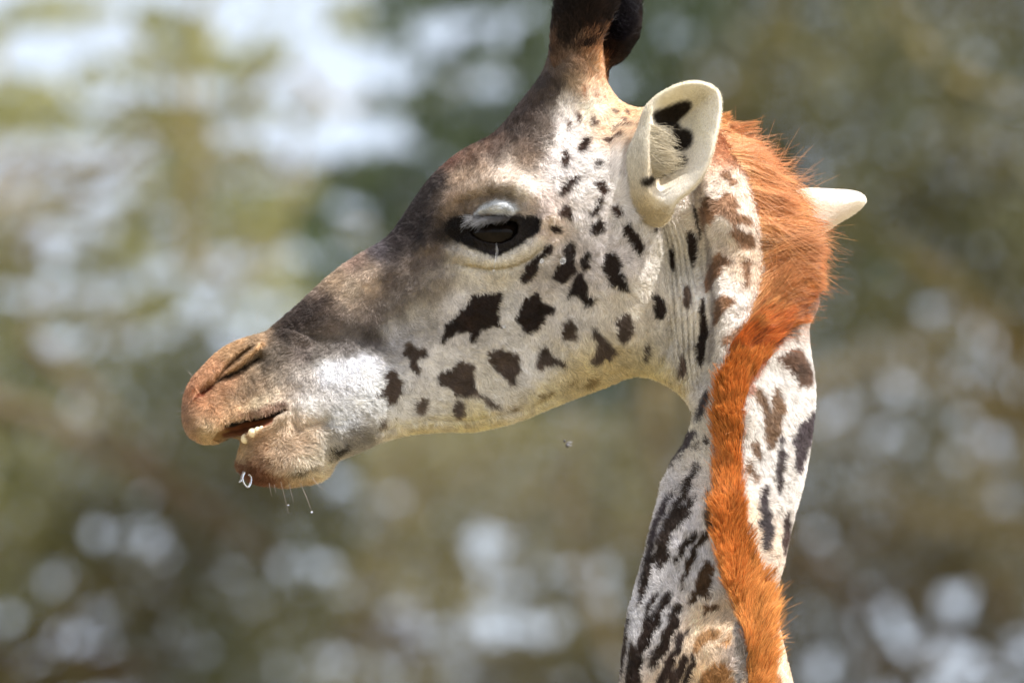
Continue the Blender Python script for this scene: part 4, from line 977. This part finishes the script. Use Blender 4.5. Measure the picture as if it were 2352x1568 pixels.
def horn(path, label, colf, nh, lenf, lean):
    Vv, F = loft(path)
    c = colf(Vv[:, 0], Vv[:, 2])
    o = link('horn', np_mesh('horn', to_local(Vv), F, cols=c * .8, mat=M_skin), ROOT); o['label'] = label
    ax = np.interp(Vv[F].mean(1)[:, 2], np.array(path)[::-1, 2], np.array(path)[::-1, 0])
    P, N = sample_quads(Vv, F, nh)
    cx = np.interp(P[:, 2], np.array(path)[::-1, 2], np.array(path)[::-1, 0]); cy = np.interp(P[:, 2], np.array(path)[::-1, 2], np.array(path)[::-1, 1])
    out = np.stack([P[:, 0] - cx, P[:, 1] - cy, 0 * cx], 1); sg = np.sign((N * out).sum(1)); N = N * np.where(sg == 0, 1, sg)[:, None]
    cl = BLK.samp(LOCK2, P[:, 0], P[:, 2] + 400)
    D = np.stack([lean + .35 * cl, 0 * cx, -1 + 0 * cx], 1)
    cc = colf(P[:, 0] + rng.normal(0, 5, nh), P[:, 2] - 24 + rng.normal(0, 9, nh) + 18 * cl) * (1 + .25 * rng.standard_normal(nh))[:, None]
    make_hair('horn_hair', o, P, N, D, lenf(P[:, 2]), .25, cc, M_black, rad=.6, npt=5, jit=.3, clump=.5, cell=9)
    return o
def horn_col(x, y):
    c = idw(np.array([(1270,180,*L((92,76,70))),(1300,180,*L((150,138,130))),(1345,185,*L((190,170,150))),(1380,190,*L((222,176,124))),(1272,130,*L((96,74,62))),(1300,130,*L((120,100,88))),(1340,140,*L((168,142,118))),(1360,112,*L((150,104,72))),(1390,140,*L((214,156,100))),
        (1275,105,*L((70,54,46))),(1310,110,*L((96,80,68))),(1345,115,*L((142,108,82))),(1275,80,*L((36,28,27))),(1290,50,*L((10,8,10))),(1310,80,*L((30,24,24))),(1345,80,*L((52,34,28))),(1340,55,*L((8,7,10))),(1380,60,*L((14,12,17))),(1320,0,*L((16,13,17))),(1400,0,*L((12,11,16))),(1430,60,*L((14,12,16))),(1400,110,*L((44,28,24))),(1340,-60,*L((14,12,16))),(1420,-60,*L((14,12,16)))]), x, y, p=4)
    return c
horn([(1323,-60,200,40,34),(1322,-72,170,50,44),(1321,-82,140,55,50),(1323,-90,90,57,48),(1335,-92,45,60,50),(1347,-94,0,66,54),(1356,-95,-40,66,54),(1360,-95,-75,45,38),(1362,-95,-95,8,8)],
     'near horn, hair brown at the base and black at the top', horn_col, 30000, lambda y: np.interp(y, [-90, 60, 120, 200], [42, 38, 22, 12]), .18)
def far_col(x, y):
    c = idw(np.array([(1380,200,*L((222,170,112))),(1385,160,*L((214,150,92))),(1390,145,*L((120,80,54))),(1400,128,*L((20,16,17))),(1415,135,*L((14,12,14))),(1430,110,*L((12,11,14))),(1408,148,*L((16,13,15))),(1380,115,*L((18,14,16))),(1400,40,*L((14,12,17))),(1430,0,*L((12,11,16)))]), x, y, p=5)
    return c
horn([(1352,40,240,50,44),(1358,38,205,38,38),(1366,36,165,32,34),(1380,34,142,24,36),(1398,32,118,36,44),(1411,30,80,48,52),(1417,30,40,50,54),(1417,30,0,48,52),(1405,30,-45,44,40),(1402,30,-60,8,8)],
     'far horn ending in a round black tuft', far_col, 26000, lambda y: np.interp(y, [-60, 100, 140, 200], [32, 32, 26, 9]), .25)
k_ = 2200
th = rng.uniform(0, 2 * math.pi, k_)
rr_ = np.sqrt(rng.random(k_)); P = np.stack([1418 + 38 * rr_ * np.cos(th), -18 - 30 * (1 - rr_), 40 + 52 * rr_ * np.sin(th)], 1)
make_hair('horn_hair', ROOT, P, norm(np.stack([np.cos(th), 0 * th - .3, np.sin(th)], 1)), np.tile([.8, 0, -.8], (k_, 1)), 30, .3, np.tile(L((24, 22, 28)), (k_, 1)), M_black, rad=.5, npt=6, jit=.35)

# ---- eye
ex, ey = 1140.0, 540.0
sy = float(g.samp(YC - (Hn - dH), np.array([ex]), np.array([ey]))[0])
def ball(name, c, r, mat, parent, sub=(40, 24), sq=(1, 1, 1)):
    k, n = sub; th = np.linspace(0, 2 * math.pi, k, endpoint=False); ph = np.linspace(.02, math.pi - .02, n)
    V_ = np.stack([(np.outer(np.sin(ph), np.cos(th)) * r * sq[0] + c[0]).ravel(), (np.outer(np.sin(ph), np.sin(th)) * r * sq[1] + c[1]).ravel(), (np.outer(np.cos(ph), np.ones(k)) * r * sq[2] + c[2]).ravel()], 1)
    i = np.arange(n * k).reshape(n, k); j = np.roll(i, -1, 1)
    F = np.stack([i[:-1].ravel(), j[:-1].ravel(), j[1:].ravel(), i[1:].ravel()], 1)
    return link(name, np_mesh(name, to_local(V_), F, mat=mat), parent)
eyeb = ball('eyeball', (ex + 4, sy + 80, ey - 1), 70, M_eye, ROOT, sq=(1.2, 1, .66))
eyeb['label'] = 'dark glossy eye under a drooping lid'
# lashes
q = in_poly(Z(8, [(560,590),(700,585),(900,585),(1050,600),(1000,640),(800,630),(600,650),(500,620)]), 330)
Y0 = g.samp(NEAR, q[:, 0], q[:, 1])
P = np.stack([q[:, 0], Y0 - 2, q[:, 1]], 1)
w = sstep(1190, 1100, q[:, 0])
Dv = np.stack([-1.0 + 0 * w, -.5 + 0 * w, .45 + .2 * BLK.samp(LOCK2, q[:, 0] * 2 - 900, q[:, 1])], 1)
w = np.clip((1180 - q[:, 0]) / 90, 0, 1)
lc = L((70, 66, 68))[None] * (1 - w[:, None]) + L((138, 140, 146))[None] * w[:, None]
make_hair('eyelashes', ROOT, P, np.tile([0, -1., 0], (len(q), 1)), Dv, 14 + 24 * w, .35, lc, M_fur, rad=.34, npt=6, jit=.22, bend=np.tile([-.1, .1, .3], (len(q), 1)))

# ---- teeth
for (tx, ty, tr) in [(567, 1006, 12), (583, 993, 11), (595, 988, 9.5), (604, 983, 6.5)]:
    yy = float(g.samp(NEAR, np.array([tx + 6.]), np.array([ty + 6.]))[0])
    ball('tooth', (tx, max(min(yy + 3, -30), -112), ty), tr, M_tooth, ROOT, sub=(16, 10), sq=(.95, .7, 1.0))

# ---- whiskers, saliva, tear
def tube(name, pts, rad, mat, parent, n=14, depth=None):
    pts = np.asarray(pts, float); tt = np.linspace(0, len(pts) - 1, n)
    if pts.shape[1] == 2: pts = np.column_stack([pts[:, 0], np.full(len(pts), depth), pts[:, 1]])
    p = np.stack([np.interp(tt, np.arange(len(pts)), pts[:, i]) for i in range(3)], 1)
    for _ in range(2): p[1:-1] = (p[:-2] + 2 * p[1:-1] + p[2:]) / 4
    r = np.interp(np.linspace(0, 1, n), np.linspace(0, 1, len(rad)), rad) * SC
    V_, F = tube_mesh([(to_local(p), r)])
    return link(name, np_mesh(name, V_, F, mat=mat), parent)
M_whisk = simple_mat('whisker_hair', (.35, .3, .27), rough=.3, spec=.6, noise=.1, nscale=50)
for q in [[(800,1270),(818,1340),(835,1405)],[(745,1260),(775,1380),(800,1480)],[(880,1270),(925,1370),(960,1468)],[(665,1270),(672,1320),(685,1365)],[(700,1280),(705,1310),(712,1340)],[(960,1230),(1010,1290),(1050,1320)]]:
    tube('whisker', Z(2, q), [.65, .45, .15], M_whisk, ROOT, depth=-96)
for q in [[(110,652),(70,648),(30,640)],[(70,772),(35,774),(0,770)],[(70,800),(35,806),(5,812)],[(578,150),(572,110),(582,70)],[(412,300),(408,270),(410,235)],[(120,530),(105,510),(88,495)]]:
    tube('whisker', Z(2, q), [.45, .35, .12], M_whisk, ROOT, depth=-15)
tube('saliva_loop', Z(2, [(500,1195),(480,1215),(478,1250),(495,1285),(515,1303),(532,1285),(540,1250),(538,1222),(520,1210)]), [1.8, 2.2, 2.4, 2.2, 1.8], M_wet, ROOT, n=24, depth=-92)
tube('saliva_loop', Z(2, [(490,1190),(478,1225),(470,1255),(455,1265)]), [3, 3.4, 2.2, 1], M_wet, ROOT, n=12, depth=-92)
ball('water_drop', (402+.3295*960, -96, 689+.3295*1470), 2.6, M_wet, ROOT, sub=(12, 8))
ball('water_drop', (402+.3295*797, -96, 689+.3295*1422), 2.0, M_wet, ROOT, sub=(12, 8))
ty_ = float(g.samp(NEAR, np.array([1140.]), np.array([575.]))[0]) - 8
tube('tear', Z(8, [(820,965),(835,1060),(825,1130),(805,1220),(788,1310)]), [1.6, 3.6, 3.0, 1.2, 1.0], M_wet, ROOT, depth=ty_)
ball('water_drop', (1004.9+.1648*785, ty_, 402+.1648*1345), 3.6, M_wet, ROOT, sub=(12, 8))
for (x, y, r) in [(1292, 601, 7), (1244, 601, 5), (1158, 750, 4)]:
    yy = float(g.samp(NEAR, np.array([float(x)]), np.array([float(y)]))[0])
    ball('water_drop', (x, yy - 7, y), r, M_wet, ROOT, sub=(16, 10), sq=(1, .6, 1.1))

# ---- a small fly in the air below the jaw
def fly():
    r = link('fly', None)
    r.parent = None
    r.location = at(1301, 1019, 10.65); r.rotation_euler = (TILT, 0, 0)
    tag(r, 'tiny blurred fly hovering in the air under the jaw', 'fly')
    mb = simple_mat('fly_body', (.05, .045, .05), rough=.4, noise=.3, nscale=300); mw = simple_mat('fly_wing', (.22, .22, .24), rough=.4, trans=.3, noise=.1, nscale=300)
    def b(name, c, rr, sq, mt):
        o = ball(name, (1176 + c[0], c[1], 784 + c[2]), rr, mt, r, sub=(12, 8), sq=sq); return o
    b('abdomen', (2, 0, 3), 5, (.8, .7, 1.1), mb); b('head', (-4, 0, -6), 3, (1, 1, 1), mb)
    b('wing', (7, 4, -3), 7, (.9, .35, .25), mw); b('wing', (6, -4, 3), 7, (.9, .35, .25), mw)
fly()
